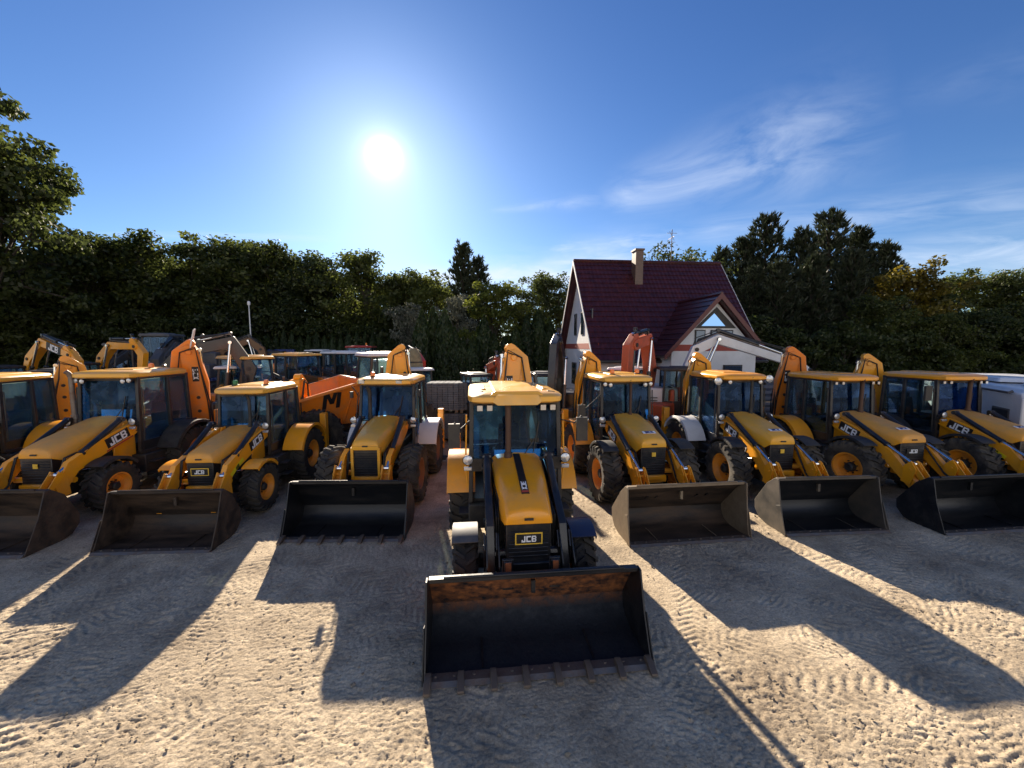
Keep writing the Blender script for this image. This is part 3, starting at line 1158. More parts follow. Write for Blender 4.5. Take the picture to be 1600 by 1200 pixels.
    # lower cab sides
    for sx in (-1, 1):
        MB().box((sx * (cw - .01), 1.40, 1.12), (.03, .84, .30)).box((sx * (cw - .005), 2.26, 1.25), (.03, .88, .58)).build('lower_panel', M_blk, cab, .006)
    gm = g('glass', M_glass)
    # glass
    ysc = lambda z: cy0 - .04 + (yt - cy0 + .04) * (z - 1.0) / (zr - 1.0) - .012
    MB().add([(-cw + .04, ysc(zs), zs), (cw - .04, ysc(zs), zs), (ct - .03, ysc(zr - .08), zr - .08), (-ct + .03, ysc(zr - .08), zr - .08),
              (-cw + .04, ysc(zs) + .006, zs), (cw - .04, ysc(zs) + .006, zs), (ct - .03, ysc(zr - .08) + .006, zr - .08), (-ct + .03, ysc(zr - .08) + .006, zr - .08)],
             [(0, 1, 2, 3), (4, 7, 6, 5), (0, 4, 5, 1), (1, 5, 6, 2), (2, 6, 7, 3), (3, 7, 4, 0)]).build('windscreen', gm, cab)
    sg = g('glass_side', M_glass_c)
    for sx in (-1, 1):
        MB().add([(sx * (cw - .01), cy0 + .04, 1.27), (sx * (cw - .01), 1.78, 1.27), (sx * (ct - .01), 1.82, zr - .08), (sx * (ct - .01), yt + .05, zr - .08),
                  (sx * (cw - .016), cy0 + .04, 1.27), (sx * (cw - .016), 1.78, 1.27), (sx * (ct - .016), 1.82, zr - .08), (sx * (ct - .016), yt + .05, zr - .08)],
                 [(0, 1, 2, 3), (4, 7, 6, 5), (0, 4, 5, 1), (1, 5, 6, 2), (2, 6, 7, 3), (3, 7, 4, 0)]).build('door_window', sg, cab)
        MB().add([(sx * (cw - .01), 1.88, 1.58), (sx * (cw - .01), cy1 - .05, 1.58), (sx * (ct - .01), cy1 - .1, zr - .08), (sx * (ct - .01), 1.9, zr - .08),
                  (sx * (cw - .016), 1.88, 1.58), (sx * (cw - .016), cy1 - .05, 1.58), (sx * (ct - .016), cy1 - .1, zr - .08), (sx * (ct - .016), 1.9, zr - .08)],
                 [(0, 1, 2, 3), (4, 7, 6, 5), (0, 4, 5, 1), (1, 5, 6, 2), (2, 6, 7, 3), (3, 7, 4, 0)]).build('side_window', sg, cab)
        # door grab handle
        MB().tube([(sx * (cw + .05), cy0 + .02, 1.3), (sx * (cw + .08), cy0 + .0, 1.6), (sx * (cw + .06), yt - .02, zr - .25)], .014).build('grab_rail', g('railm', M_dark), cab)
    MB().box((0, cy1 - .01, (1.6 + zr) / 2), (cw * 1.9, .006, zr - 1.7)).build('rear_window', M_glass_c, cab)
    # inside the cab
    se = MB().box((.02, 2.1, 1.35), (.5, .5, .14)).box((.02, 2.36, 1.72), (.48, .14, .68), (-.12, 0, 0), (.85, 1)).box((.02, 2.1, 1.15), (.3, .3, .3))
    se.box((.02, 2.42, 2.12), (.26, .1, .16)).box((-.28, 2.15, 1.55), (.08, .4, .06)).box((.32, 2.15, 1.55), (.08, .4, .06))
    se.build('seat', M_seat, cab, .03)
    sw = MB()
    ring_ = [(math.cos(t) * .2, 1.42 + math.sin(t) * .14, 1.78 + math.sin(t) * .12) for t in np.linspace(0, 2 * math.pi, 21)]
    sw.tube(ring_, .014, 6, False).tube([(0, 1.42, 1.78), (0, 1.2, 1.3)], .04).box((0, 1.17, 1.42), (.30, .16, .40), (.3, 0, 0), (.6, .6))
    sw.bar((-.19, 1.42, 1.78), (.19, 1.42, 1.78), .02, .02)
    sw.build('steering_wheel', M_seat, cab)
    wp = MB().tube([(.1, cy0 - .08, zs + .02), (.34, ysc(zs + .35) - .02, zs + .35)], .01, 6).bar((.30, ysc(zs + .1) - .03, zs + .1), (.40, ysc(zs + .62) - .03, zs + .62), .015, .02)
    wp.build('wiper', M_dark, cab)
    # roof
    ov, th = g('roof_over', .06), .10
    y0, y1, x0 = cy0 - g('brow', .22), cy1 + .10, ct + ov
    ch = .22
    def outline(f, z, dy=0):
        cxm, cym = 0, (y0 + y1) / 2
        pts = [(-x0 + ch, y0), (x0 - ch, y0), (x0 - ch * .3, y0 + ch * .35), (x0, y0 + ch * 1.3), (x0, y1 - ch), (x0 - ch * .6, y1), (-x0 + ch * .6, y1), (-x0, y1 - ch),
               (-x0, y0 + ch * 1.3), (-x0 + ch * .3, y0 + ch * .35)]
        return [(x * f, cym + (y - cym) * f + dy, z) for x, y in pts]
    rb = MB().loft([outline(.95, zr - .03), outline(1.0, zr + .0), outline(1.0, zr + .075), outline(.95, zr + .115), outline(.78, zr + .145)])
    roof = rb.build('roof', g('roofm', M_roof), root, .006, angle=40)
    if g('roof_style', '') == 'ribbed':
        rr_ = MB()
        # visor at the front middle, raised pads with recesses
        rr_.loft([[(-.42, y0 + .02, zr - .0), (.42, y0 + .02, zr - .0), (.34, y0 - .02, zr + .125), (-.34, y0 - .02, zr + .125)],
                  [(-.32, y0 - .07, zr - .05), (.32, y0 - .07, zr - .05), (.28, y0 - .05, zr + .05), (-.28, y0 - .05, zr + .05)]])
        rr_.loft([[(-.44, y0 + .03, zr + .10), (.44, y0 + .03, zr + .10), (.36, y0 + .06, zr + .165), (-.36, y0 + .06, zr + .165)],
                  [(-.44, y1 - .2, zr + .10), (.44, y1 - .2, zr + .10), (.36, y1 - .25, zr + .185), (-.36, y1 - .25, zr + .185)]])
        rr_.build('roof_pad', g('roofm', M_roof), roof, .012)
        for sx in (-1, 1):
            rc = MB()
            for j, (yy, xx, w_) in enumerate(((y0 + .28, .60, .13), (y0 + .55, .58, .10), (y0 + 1.15, .58, .13))):
                rc.box((sx * xx, yy, zr + .130), (w_, .07, .03), (0, sx * .16, 0))
            rc.build('roof_vent', M_dark, roof, .01)
            MB().box((sx * .55, y0 + .85, zr + .14), (.16, .8, .05), (0, sx * .2, 0), (.7, .9)).build('roof_rib', g('roofm', M_roof), roof, .012)
    else:
        MB().box((0, (y0 + y1) / 2 + .1, zr + .14), (x0 * 1.1, 1.1, .05), None, (.85, .9)).build('roof_pad', g('roofm', M_roof), roof, .012)
    lt = g('lights', 'square')
    spots = {'square': [(-.60, -.13), (-.44, -.13), (.44, -.13), (.60, -.13)], 'round': [(-.60, -.1), (-.46, -.12), (.46, -.12), (.60, -.1)],
             'none': [], 'recess': [(-.52, .03), (.40, .03)], 'big': [(-.70, -.08), (.70, -.02), (-.38, -.1), (.45, -.1)], 'small': [(-.62, -.1), (-.42, -.1), (.46, -.1), (.62, -.1)]}[lt]
    for i, (x, dz_) in enumerate(spots):
        z = zr + dz_ + .02
        y = y0 + .10 if lt != 'recess' else y0 + .01
        lmp = MB()
        if lt in ('square', 'small'):
            a = .10 if lt == 'square' else .075
            lmp.box((x, y + .03, z), (a, .06, a))
            l2 = MB().box((x, y - .004, z), (a * .86, .014, a * .86))
        elif lt == 'recess':
            lmp.box((x, y + .02, z), (.17, .05, .10))
            l2 = MB().box((x, y - .01, z), (.14, .012, .07))
        else:
            a = .105 if (lt == 'big' and i < 2) else .058
            lmp.lathe([(.001, .09), (a * .6, .09), (a, .02), (a, 0)], 16, 'y', (x, y, z))
            l2 = MB().lathe([(.001, -.012), (a * .7, -.008), (a * .94, .004)], 16, 'y', (x, y, z))
        lo = lmp.build('work_light', M_dark, roof, .006)
        l2.build('lens', M_lamp, lo)
    for (bx, by, m_) in g('beacons', []):
        bb = MB().lathe([(.001, .0), (.08, .0), (.08, .03), (.06, .04)], 16, 'z', (bx, by, zr + .13)).build('beacon', M_dark, roof)
        MB().lathe([(.055, .035), (.058, .11), (.045, .145), (.001, .155)], 16, 'z', (bx, by, zr + .13)).build('beacon_dome', m_, bb)
    # lamps at the foot of the windscreen
    if g('headlamps', True):
        for sx in (-1, 1):
            h_ = MB().lathe([(.001, .09), (.05, .08), (.08, .03), (.085, 0)], 18, 'y', (sx * (cw + .04), cy0 - .26, zs + .06)).tube([(sx * (cw + .02), cy0 - .18, zs), (sx * cw, cy0, zs - .1)], .02)
            ho = h_.build('headlight', M_dark, root)
            MB().lathe([(.001, -.02), (.05, -.015), (.076, -.002)], 18, 'y', (sx * (cw + .04), cy0 - .26, zs + .06)).build('lens', M_lamp, ho)
            MB().box((sx * (cw + .04), cy0 - .25, zs - .08), (.13, .05, .06)).build('indicator', M_amber if g('amber', False) else M_lamp, ho, .01)
    for (mx_, mz_) in g('mirrors', []):
        mo = MB().tube([((cw) * (1 if mx_ > 0 else -1), cy0 + .05, zr - .35), (mx_ * .9, cy0 - .05, mz_ + .1), (mx_, cy0 - .08, mz_ + .22)], .014)
        ms_ = g('mirror_s', 1.0)
        mo.box((mx_, cy0 - .10, mz_), (.19 * ms_, .06, .40 * ms_))
        mob = mo.build('mirror', M_dark, root, .02)
        MB().box((mx_, cy0 - .066, mz_), (.15 * ms_, .006, .34 * ms_)).build('mirror_glass', M_chrome, mob)
    # exhaust
    ex = g('exhaust', None)
    if ex:
        xx, yy, r_, m_, top = ex
        e = MB().tube([(xx, yy, hz - .2), (xx, yy, zr + top - .12), (xx - .02, yy - .02, zr + top - .03), (xx - .05, yy - .06, zr + top + .02)], r_, 12)
        e.cyl((xx, yy, hz - .05), (xx, yy, hz + .05), r_ * 1.35)
        e.build('exhaust_pipe', m_, root)
    # fenders
    def fender(x, y, rad, w_, a0, a1, m_, name, th_=.022):
        f = MB()
        n = 12
        pr = [(y + rad * math.sin(R(a0 + (a1 - a0) * i / n)), {'small': .46, 'mid': .53, 'big': .66, 'rear': .72}[fk if name == 'front_fender' else 'rear'] + rad * math.cos(R(a0 + (a1 - a0) * i / n))) for i in range(n + 1)]
        f.strip(pr, th_, x - w_ / 2, x + w_ / 2)
        # turned-down outer lip
        o_ = x + (w_ / 2 if x > 0 else -w_ / 2)
        pr2 = [(y + (p[0] - y) * .94, p[1] - .04) for p in pr]
        for i in range(n):
            f.prism([pr[i], pr[i + 1], pr2[i + 1], pr2[i]], o_ - .008, o_ + .008)
        return f.build(name, m_, root, .003)
    ffm = g('ffm', M_dark)
    tw = {'small': .84, 'mid': .86, 'big': .90}[fk]
    if g('front_fenders', True):
        for sx in (-1, 1):
            fender(sx * tw, 0, rf + .08, .36, -34, 48, ffm if not isinstance(ffm, tuple) else ffm[0 if sx < 0 else 1], 'front_fender')
    rfm = g('rfm', M_yel)
    for sx in (-1, 1):
        fender(sx * .93, 2.15, .82, .50, -70, 60, rfm, 'rear_fender', .035)
        fi = MB()
        n = 10
        pr = [(2.15 + .83 * math.sin(R(-70 + 130 * i / n)), .72 + .83 * math.cos(R(-70 + 130 * i / n))) for i in range(n + 1)]
        pts = [(1.35, .95)] + pr + [(2.9, 1.1)]
        fi.prism(pts, sx * .69, sx * .705)
        fi.build('inner_guard', M_blk, root)
    # wheels
    st = R(g('steer', 0))
    for sx in (-1, 1):
        put_wheel(root, fk, sx * tw, 0, tm, rm, st)
        put_wheel(root, 'rear', sx * .92, 2.15, tm, rm)
    # steps
    for sx in (-1, 1):
        MB().box((sx * .86, 1.12, .50), (.26, .30, .03)).box((sx * .84, 1.12, .78), (.24, .30, .03)).box((sx * .76, 1.12, .68), (.03, .30, .5)).build('step', M_dark, root, .004)
    # loader arms
    pz = (-R_ + .93, .40)
    am = g('armm', yel)
    ax = g('arm_x', .56)
    for sx in (-1, 1):
        knee = (-.50 if R_ > 1.7 else -.30, 1.10 if R_ > 1.7 else 1.08)
        a = MB().prism(ribbon([(.86, 1.60), (.35, 1.44), knee, pz], [.28, .34, .29, .18]), sx * (ax - .055), sx * (ax + .055))
        a.cyl((sx * (ax - .075), .86, 1.60), (sx * (ax + .075), .86, 1.60), .06)
        a.cyl((sx * (ax - .08), pz[0], pz[1]), (sx * (ax + .08), pz[0], pz[1]), .05)
        arm = a.build('loader_arm', am, root, .008)
        if g('arm_text', None) and sx == g('arm_text')[0]:
            t_ = g('arm_text')[1]
            ex_ = Vector((0, -1 * (1 if sx < 0 else -1), (-.42 if sx < 0 else .42)))
            plate_text(arm, t_, .17, basis((sx * (ax + .06), -.1, 1.16), ex_, Vector((sx, 0, 0)).cross(ex_), (sx, 0, 0)), w=.2)
        if g('arm_mark', 0) == sx:
            ex_ = Vector((0, 1, .55 if True else 0)).normalized()
            plate_text(arm, '||||', .10, basis((sx * (ax + .056), -.30, 1.08), ex_ * (sx), Vector((sx, 0, 0)).cross(ex_ * sx), (sx, 0, 0)), tm=M_text_k, bm=mat('bright_yellow_tape', (.8, .62, .02), .4), w=.5, h=.09, name='warning_strip')
        # lift ram under and tilt ram over the arm, bell crank at the bottom
        ram(arm, (sx * (ax + .0), .55, .82), (sx * ax, knee[0] + .12, knee[1] - .12), .05, .6)
        ram(arm, (sx * (ax + .0), .62, 1.86), (sx * (ax + .0), pz[0] + .24, pz[1] + .62), .056, g('tilt_frac', .66), name='tilt_ram')
        cr = MB()
        for o_ in (-.09, .07):
            cr.prism([(pz[0] + .40, pz[1] + .20), (pz[0] + .36, pz[1] + .56), (pz[0] + .22, pz[1] + .70), (pz[0] + .10, pz[1] + .52), (pz[0] + .2, pz[1] + .16)],
                     sx * ax + o_ - .0, sx * ax + o_ + .022)
            cr.prism(ribbon([(pz[0] + .22, pz[1] + .62), (pz[0] - .02, pz[1] + .34)], [.13, .10]), sx * ax + o_ + .026, sx * ax + o_ + .045)
        cr.cyl((sx * ax - .1, pz[0] + .22, pz[1] + .5), (sx * ax + .1, pz[0] + .22, pz[1] + .5), .03)
        cr.build('bell_crank', g('crankm', am), arm, .004)
        hs = MB()
        for q in range(2):
            dxh = sx * (ax - .09 - q * .03)
            hs.tube([(dxh, .7, 1.45 - q * .05), (dxh, .2, 1.42), (dxh, knee[0], knee[1] + .18), (dxh, pz[0] + .35, pz[1] + .34 + q * .05), (dxh, pz[0] + .1, pz[1] + .2)], .014, 6)
        hs.build('hose', M_hose, arm)
    MB().tube([(-ax, -.45, .82), (ax, -.45, .82)], .06).build('cross_tube', am, root)
    for sx in (-1, 1):
        MB().prism([(1.02, .7), (1.02, 1.74), (.78, 1.74), (.50, 1.2), (.45, .7)], sx * (ax - .12), sx * (ax - .09)).build('loader_tower', M_blk if am is M_blk else yel, root, .005)
    if g('reflectors', False):
        for sx in (-1, 1):
            MB().box((sx * .30, -.86, .78), (.10, .05, .30)).box((sx * .30, -.82, .74), (.14, .05, .40)).build('carriage_post', M_blk, root, .008)
            MB().box((sx * .30, -.892, .80), (.07, .012, .25)).build('reflector', mat('rusty_orange_reflector', (.45, .13, .04), .5, 0, (.12, .05, .03), .8, 14), root)
    # bucket
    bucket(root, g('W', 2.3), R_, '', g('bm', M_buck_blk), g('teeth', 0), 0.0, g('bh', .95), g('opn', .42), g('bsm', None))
    # ---------------- rear digging gear
    ym = g('hoem', yel)
    rfb = MB().box((0, 3.02, .72), (2.15, .16, .30)).box((0, 3.02, 1.02), (2.15, .12, .08)).box((-.9, 3.0, .9), (.1, .12, .3)).box((.9, 3.0, .9), (.1, .12, .3))
    rfb.build('rear_frame', M_blk, root, .01)
    for sx in (-1, 1):
        sb = MB().box((sx * 1.06, 3.05, 1.08), (.17, .20, 1.25)).build('stabiliser', ym, root, .012)
        MB().cyl((sx * 1.06, 3.05, .2), (sx * 1.06, 3.05, .5), .045).box((sx * 1.06, 3.05, .16), (.3, .36, .05)).build('stabiliser_foot', M_dark, sb, .01)
    xs = g('hoe_x', 0.0)
    top = g('hoe_top', 3.35)
    roll = R(g('hoe_roll', 0))
    Mx = Matrix.Translation((xs, 3.35, .8)) @ Euler((0, roll, R(g('hoe_yaw', 0)))).to_matrix().to_4x4() @ Matrix.Translation((0, -3.35, -.8))
    kp = MB().cyl((xs, 3.25, .45), (xs, 3.25, 1.15), .14).box((xs, 3.22, .62), (.5, .3, .12)).box((xs, 3.22, 1.0), (.5, .3, .12)).build('kingpost', M_dark, root, .01)
    hw_ = g('hoe_w', 1.15)
    bo = MB().prism(ribbon([(3.42, .85), (3.55, 1.6), (3.52, 2.5), (3.66, top)], [.30 * hw_, .42 * hw_, .40 * hw_, .34 * hw_]), -.15, .15)
    bo.cyl((-.19, 3.66, top), (.19, 3.66, top), .07).cyl((-.19, 3.42, .85), (.19, 3.42, .85), .09)
    boom = link('boom', bo.mesh('boom', ym), root, .012, M=Mx)
    for zz in (top - .55, 2.1, 1.7):
        MB().cyl((-.165, 3.53, zz), (.165, 3.53, zz), .045).build('pin', M_dark, boom)
    dp = MB().prism(ribbon([(3.62, top + .22), (3.86, top - .05), (4.05, 2.2), (4.15, 1.25)], [.24, .36, .30, .20]), -.10, .10)
    dp.cyl((-.14, 4.15, 1.25), (.14, 4.15, 1.25), .05)
    dipper = link('dipper', dp.mesh('dipper', ym), boom, .01)
    ram(boom, (0 + .0, 3.30, 1.3), (0, 3.42, top + .05), .06, .6, name='dipper_ram')
    ram(boom, (0, 4.22, top - .4), (0, 4.32, 1.45), .05, .6, name='bucket_ram')
    hb = MB()
    for q in range(4):
        xx = .17 + .03 * (q % 2)
        sgn = -1 if q < 2 else 1
        hb.tube([(sgn * xx, 3.30, 1.2), (sgn * xx, 3.33 - .05 * (q % 2), 2.0), (sgn * xx, 3.45, top - .35), (sgn * (xx + .05), 3.5, top + .12 + .05 * (q % 2)), (sgn * xx * .9, 3.85, top + .0),
                 (sgn * xx * .8, 3.95, top - .7)], .016, 6)
    hb.build('hose', M_hose, boom)
    if g('hoe_text', None):
        t_, face = g('hoe_text')
        ph = top - .62
        if face == 'front':
            plate_text(boom, t_, .17, basis((.0, 3.315, ph), (0, 0, -1), (1, 0, 0), (0, -1, 0)), bm=M_text_k, w=.42, h=.15)
        else:
            f_ = 1 if face == 'right' else -1
            plate_text(boom, t_, .17, basis((f_ * .153, 3.55, ph), (0, 0, -1), (0, f_, 0), (f_, 0, 0)), bm=M_text_k, w=.42, h=.15)
    rb_ = MB()
    arc = [(4.15 + .02, 1.28), (4.32, 1.12), (4.42, .85), (4.36, .55), (4.15, .38), (3.92, .42)]
    rb_.strip(arc, .03, -.28, .28)
    for sx in (-1, 1):
        rb_.prism(arc + [(4.0, .8)], sx * .28, sx * .30)
    link('digging_bucket', rb_.mesh('digging_bucket', M_steel), dipper, .006)
    if g('rods', False):
        for dxr in (-.13, .15):
            MB().cyl((dxr, 3.62, top + .1), (dxr - .02, 3.5, top + .62), .022, 10).build('lock_rod', M_white, boom)
    return root

# ------------------------------------------------------------------ other machines


def glazed_cab(root, c, sz, zb, fm, gm, roofm, name='cab', slope=.0, pillars=4):
    """cab: frame of posts, a pane in each side, a roof.  c=(x,y), sz=(w,l,h), zb=bottom"""
    x, y = c
    w, l, h = sz
    b = MB()
    zt = zb + h
    P = [(-w / 2, -l / 2), (w / 2, -l / 2), (w / 2, l / 2), (-w / 2, l / 2)]
    for i, (a, d_) in enumerate(P):
        sl = slope if d_ < 0 else 0
        b.bar((x + a, y + d_, zb), (x + a * .94, y + d_ * .94 + sl, zt), .07, .07)
    for (a, d_) in ((-w / 2, 0), (w / 2, 0)):
        b.bar((x + a, y + d_ + .1, zb), (x + a * .94, y + .1, zt), .06, .06)
    for z, k in ((zb, 1.0), (zb + h * .32, .985), (zt, .94)):
        b.box((x, y - l / 2 * k + (slope if z == zt else slope * .32 if z > zb else 0), z), (w * k, .06, .07))
        b.box((x, y + l / 2 * k, z), (w * k, .06, .07))
        b.box((x - w / 2 * k, y, z), (.06, l * k * .98, .07))
        b.box((x + w / 2 * k, y, z), (.06, l * k * .98, .07))
    b.box((x, y, zb - .02), (w * .98, l * .98, .05))
    cab = b.build(name, fm, root, .008)
    lo = MB()
    lo.box((x - w / 2 + .01, y, zb + h * .16), (.02, l * .9, h * .3)).box((x + w / 2 - .01, y, zb + h * .16), (.02, l * .9, h * .3)).box((x, y + l / 2 - .01, zb + h * .16), (w * .9, .02, h * .3))
    lo.build('lower_panel', fm, cab)
    zm, hh = zb + h * .66, h * .64
    for (px, py, sx, sy) in ((0, -l / 2 * .97 + slope * .66, w * .88, .008), (0, l / 2 * .965, w * .88, .008)):
        MB().box((x + px, y + py, zm), (sx, sy, hh), ((-slope / h if py < 0 else 0), 0, 0)).build('window', gm, cab)
    for sx in (-1, 1):
        for (a, ln) in ((-l * .22, l * .42), (l * .28, l * .34)):
            MB().box((x + sx * w / 2 * .965, y + a, zm), (.008, ln, hh)).build('window', gm, cab)
    s = MB().box((x, y + .15, zb + .35), (w * .5, .5, .12)).box((x, y + .38, zb + .7), (w * .5, .12, .6)).build('seat', M_seat, cab, .03)
    r = MB().box((x, y + slope * .5, zt + .05), (w * 1.08, l * 1.1, .09), None, (.93, .93))
    r.box((x, y, zt + .11), (w * .7, l * .6, .04), None, (.9, .9))
    r.build('roof', roofm, root, .02)
    return cab


def lattice_hoses(root, pts, off, n=4, r=.018):
    b = MB()
    rnd = random.Random(len(pts) + n)
    for q in range(n):
        d_ = (rnd.uniform(-.12, .12), rnd.uniform(-.1, .1), rnd.uniform(0, .14))
        pp = []
        for i, p in enumerate(pts):
            pp.append((p[0] + off[0] + d_[0], p[1] + off[1] + d_[1] * (1 if i % 2 else 2), p[2] + off[2] + d_[2] * (2 if i % 2 else 1)))
        b.tube(pp, r, 6)
    return b.build('hose', M_hose, root)


def excavator(X, Y, deg, label, body, boom_pts, boom_w, stick_pts, stick_w, text=None, cabm=None, booms=None, scale=1.0, cat='excavator', group=None, slew=0,
              house_h=1.0, cabroof=None, boom_x=.0, light_hose=False, bucketm=None):
    root = empty('excavator', (X, Y, gz(X, Y)), R(deg), label, cat, group, scale)
    for sx in (-1, 1):
        pr = ribbon([(-1.35, .38), (1.35, .38)], [.72, .72])
        t = MB().prism(pr, sx * .95 - .25, sx * .95 + .25)
        for i in range(26):
            y = -1.3 + 2.6 * i / 25
            t.box((sx * .95, y, .755), (.5, .05, .04)).box((sx * .95, y, .015), (.5, .05, .04))
        tr = t.build('track', M_dark, root, .01)
        w = MB()
        for y in (-1.3, -.8, -.4, 0, .4, .8, 1.3):
            w.cyl((sx * .95 + sx * .24, y, .36), (sx * .95 + sx * .27, y, .36), .18 if abs(y) < 1 else .28, 14)
        w.build('track_roller', M_steel, tr)
    MB().box((0, 0, .6), (1.3, 1.5, .3)).cyl((0, 0, .7), (0, 0, .95), .5, 20).build('undercarriage', M_dark, root, .02)
    hb = MB().box((0, .75, .98 + house_h / 2), (2.1, 1.9, house_h), None, (.96, .96)).box((.62, -.35, 1.25), (.8, 1.2, .55))
    hs = hb.build('engine_housing', body, root, .06)
    MB().loft([[(-1.08, 1.5, 1.0), (1.08, 1.5, 1.0), (1.08, 1.5, 1.8), (-1.08, 1.5, 1.8)], [(-.85, 2.05, 1.0), (.85, 2.05, 1.0), (.85, 2.05, 1.75), (-.85, 2.05, 1.75)]]
              ).build('counterweight', M_dark, root, .05)
    v = MB()
    for i in range(6):
        v.box((1.055, .5, 1.15 + i * .1), (.02, .8, .03)).box((-1.055, .8, 1.15 + i * .1), (.02, .6, .03))
    v.build('vent', M_dark, hs)
    MB().cyl((.6, 1.2, .95 + house_h), (.6, 1.2, 1.3 + house_h), .05).build('exhaust_pipe', M_brown, root)
    glazed_cab(root, (-.62, -.35), (.9, 1.35, 1.6), 1.0, cabm or M_frame, M_glass_c, cabroof or cabm or M_frame, slope=.16)
    bp = [(p[0], p[1]) for p in boom_pts]
    bo = MB().prism(ribbon(bp, boom_w), boom_x - .16, boom_x + .16)
    boom = link('boom', bo.mesh('boom', booms or body), root, .015)
    p3 = [(boom_x, p[0], p[1]) for p in boom_pts]
    k = len(bp) // 2
    ram(boom, (boom_x - .26, bp[0][0] - .5, bp[0][1] - .3), (boom_x - .2, bp[k][0], bp[k][1]), .07, .6)
    ram(boom, (boom_x + .26, bp[0][0] - .5, bp[0][1] - .3), (boom_x + .2, bp[k][0], bp[k][1]), .07, .6)
    lattice_hoses(boom, p3, (0, 0, .22), 5)
    pp = MB()
    for sx in (-.07, .07):
        pp.tube([(boom_x + sx, p[0], p[1] + boom_w[i] * .5 + .05) for i, p in enumerate(boom_pts)], .022, 6)
    pp.build('hydraulic_pipe', M_steel, boom)
    for i in range(1, len(boom_pts)):
        MB().cyl((boom_x - .19, boom_pts[i][0], boom_pts[i][1]), (boom_x + .19, boom_pts[i][0], boom_pts[i][1]), .07).build('pin', M_dark, boom)
    st = MB().prism(ribbon(stick_pts, stick_w), boom_x - .12, boom_x + .12)
    stick = link('stick', st.mesh('stick', booms or body), boom, .012)
    a, b2 = bp[k], stick_pts[0]
    ram(stick, (boom_x, a[0], a[1] + .32), (boom_x, b2[0], b2[1] + .12), .07, .6)
    e = stick_pts[-1]
    d_ = Vector((stick_pts[-1][0] - stick_pts[-2][0], stick_pts[-1][1] - stick_pts[-2][1])).normalized()
    n_ = Vector((-d_.y, d_.x))
    arc = []
    for q in range(6):
        t = R(-30 + q * 46)
        cc = Vector(e) + d_ * .35
        arc.append(tuple(cc + (d_ * math.cos(t) + n_ * math.sin(t)) * .42))
    bk = MB().strip(arc, .03, boom_x - .4, boom_x + .4)
    for sx in (-1, 1):
        bk.prism(arc, boom_x + sx * .4, boom_x + sx * .42)
    link('digging_bucket', bk.mesh('digging_bucket', bucketm or M_steel), stick, .006)
    ram(stick, (boom_x, b2[0] + .1, b2[1] + .3), (boom_x, e[0] + n_.x * .25, e[1] + n_.y * .25), .05, .6, name='bucket_ram')
    if text:
        q0, q1, side, sz = text
        m_ = Vector(((q0[0] + q1[0]) / 2, (q0[1] + q1[1]) / 2))
        dd = Vector((q1[0] - q0[0], q1[1] - q0[1])).normalized()
        if side > 0:
            ex = Vector((0, dd.x, dd.y)) if dd.x > 0 else Vector((0, -dd.x, -dd.y))
        else:
            ex = Vector((0, dd.x, dd.y)) if dd.x < 0 else Vector((0, -dd.x, -dd.y))
        nn = Vector((side, 0, 0))
        plate_text(boom, 'JCB', sz, basis((boom_x + side * .163, m_.x, m_.y), ex, nn.cross(ex), nn), bm=M_text_k, w=sz * 2.6, h=sz * .85)
    return root


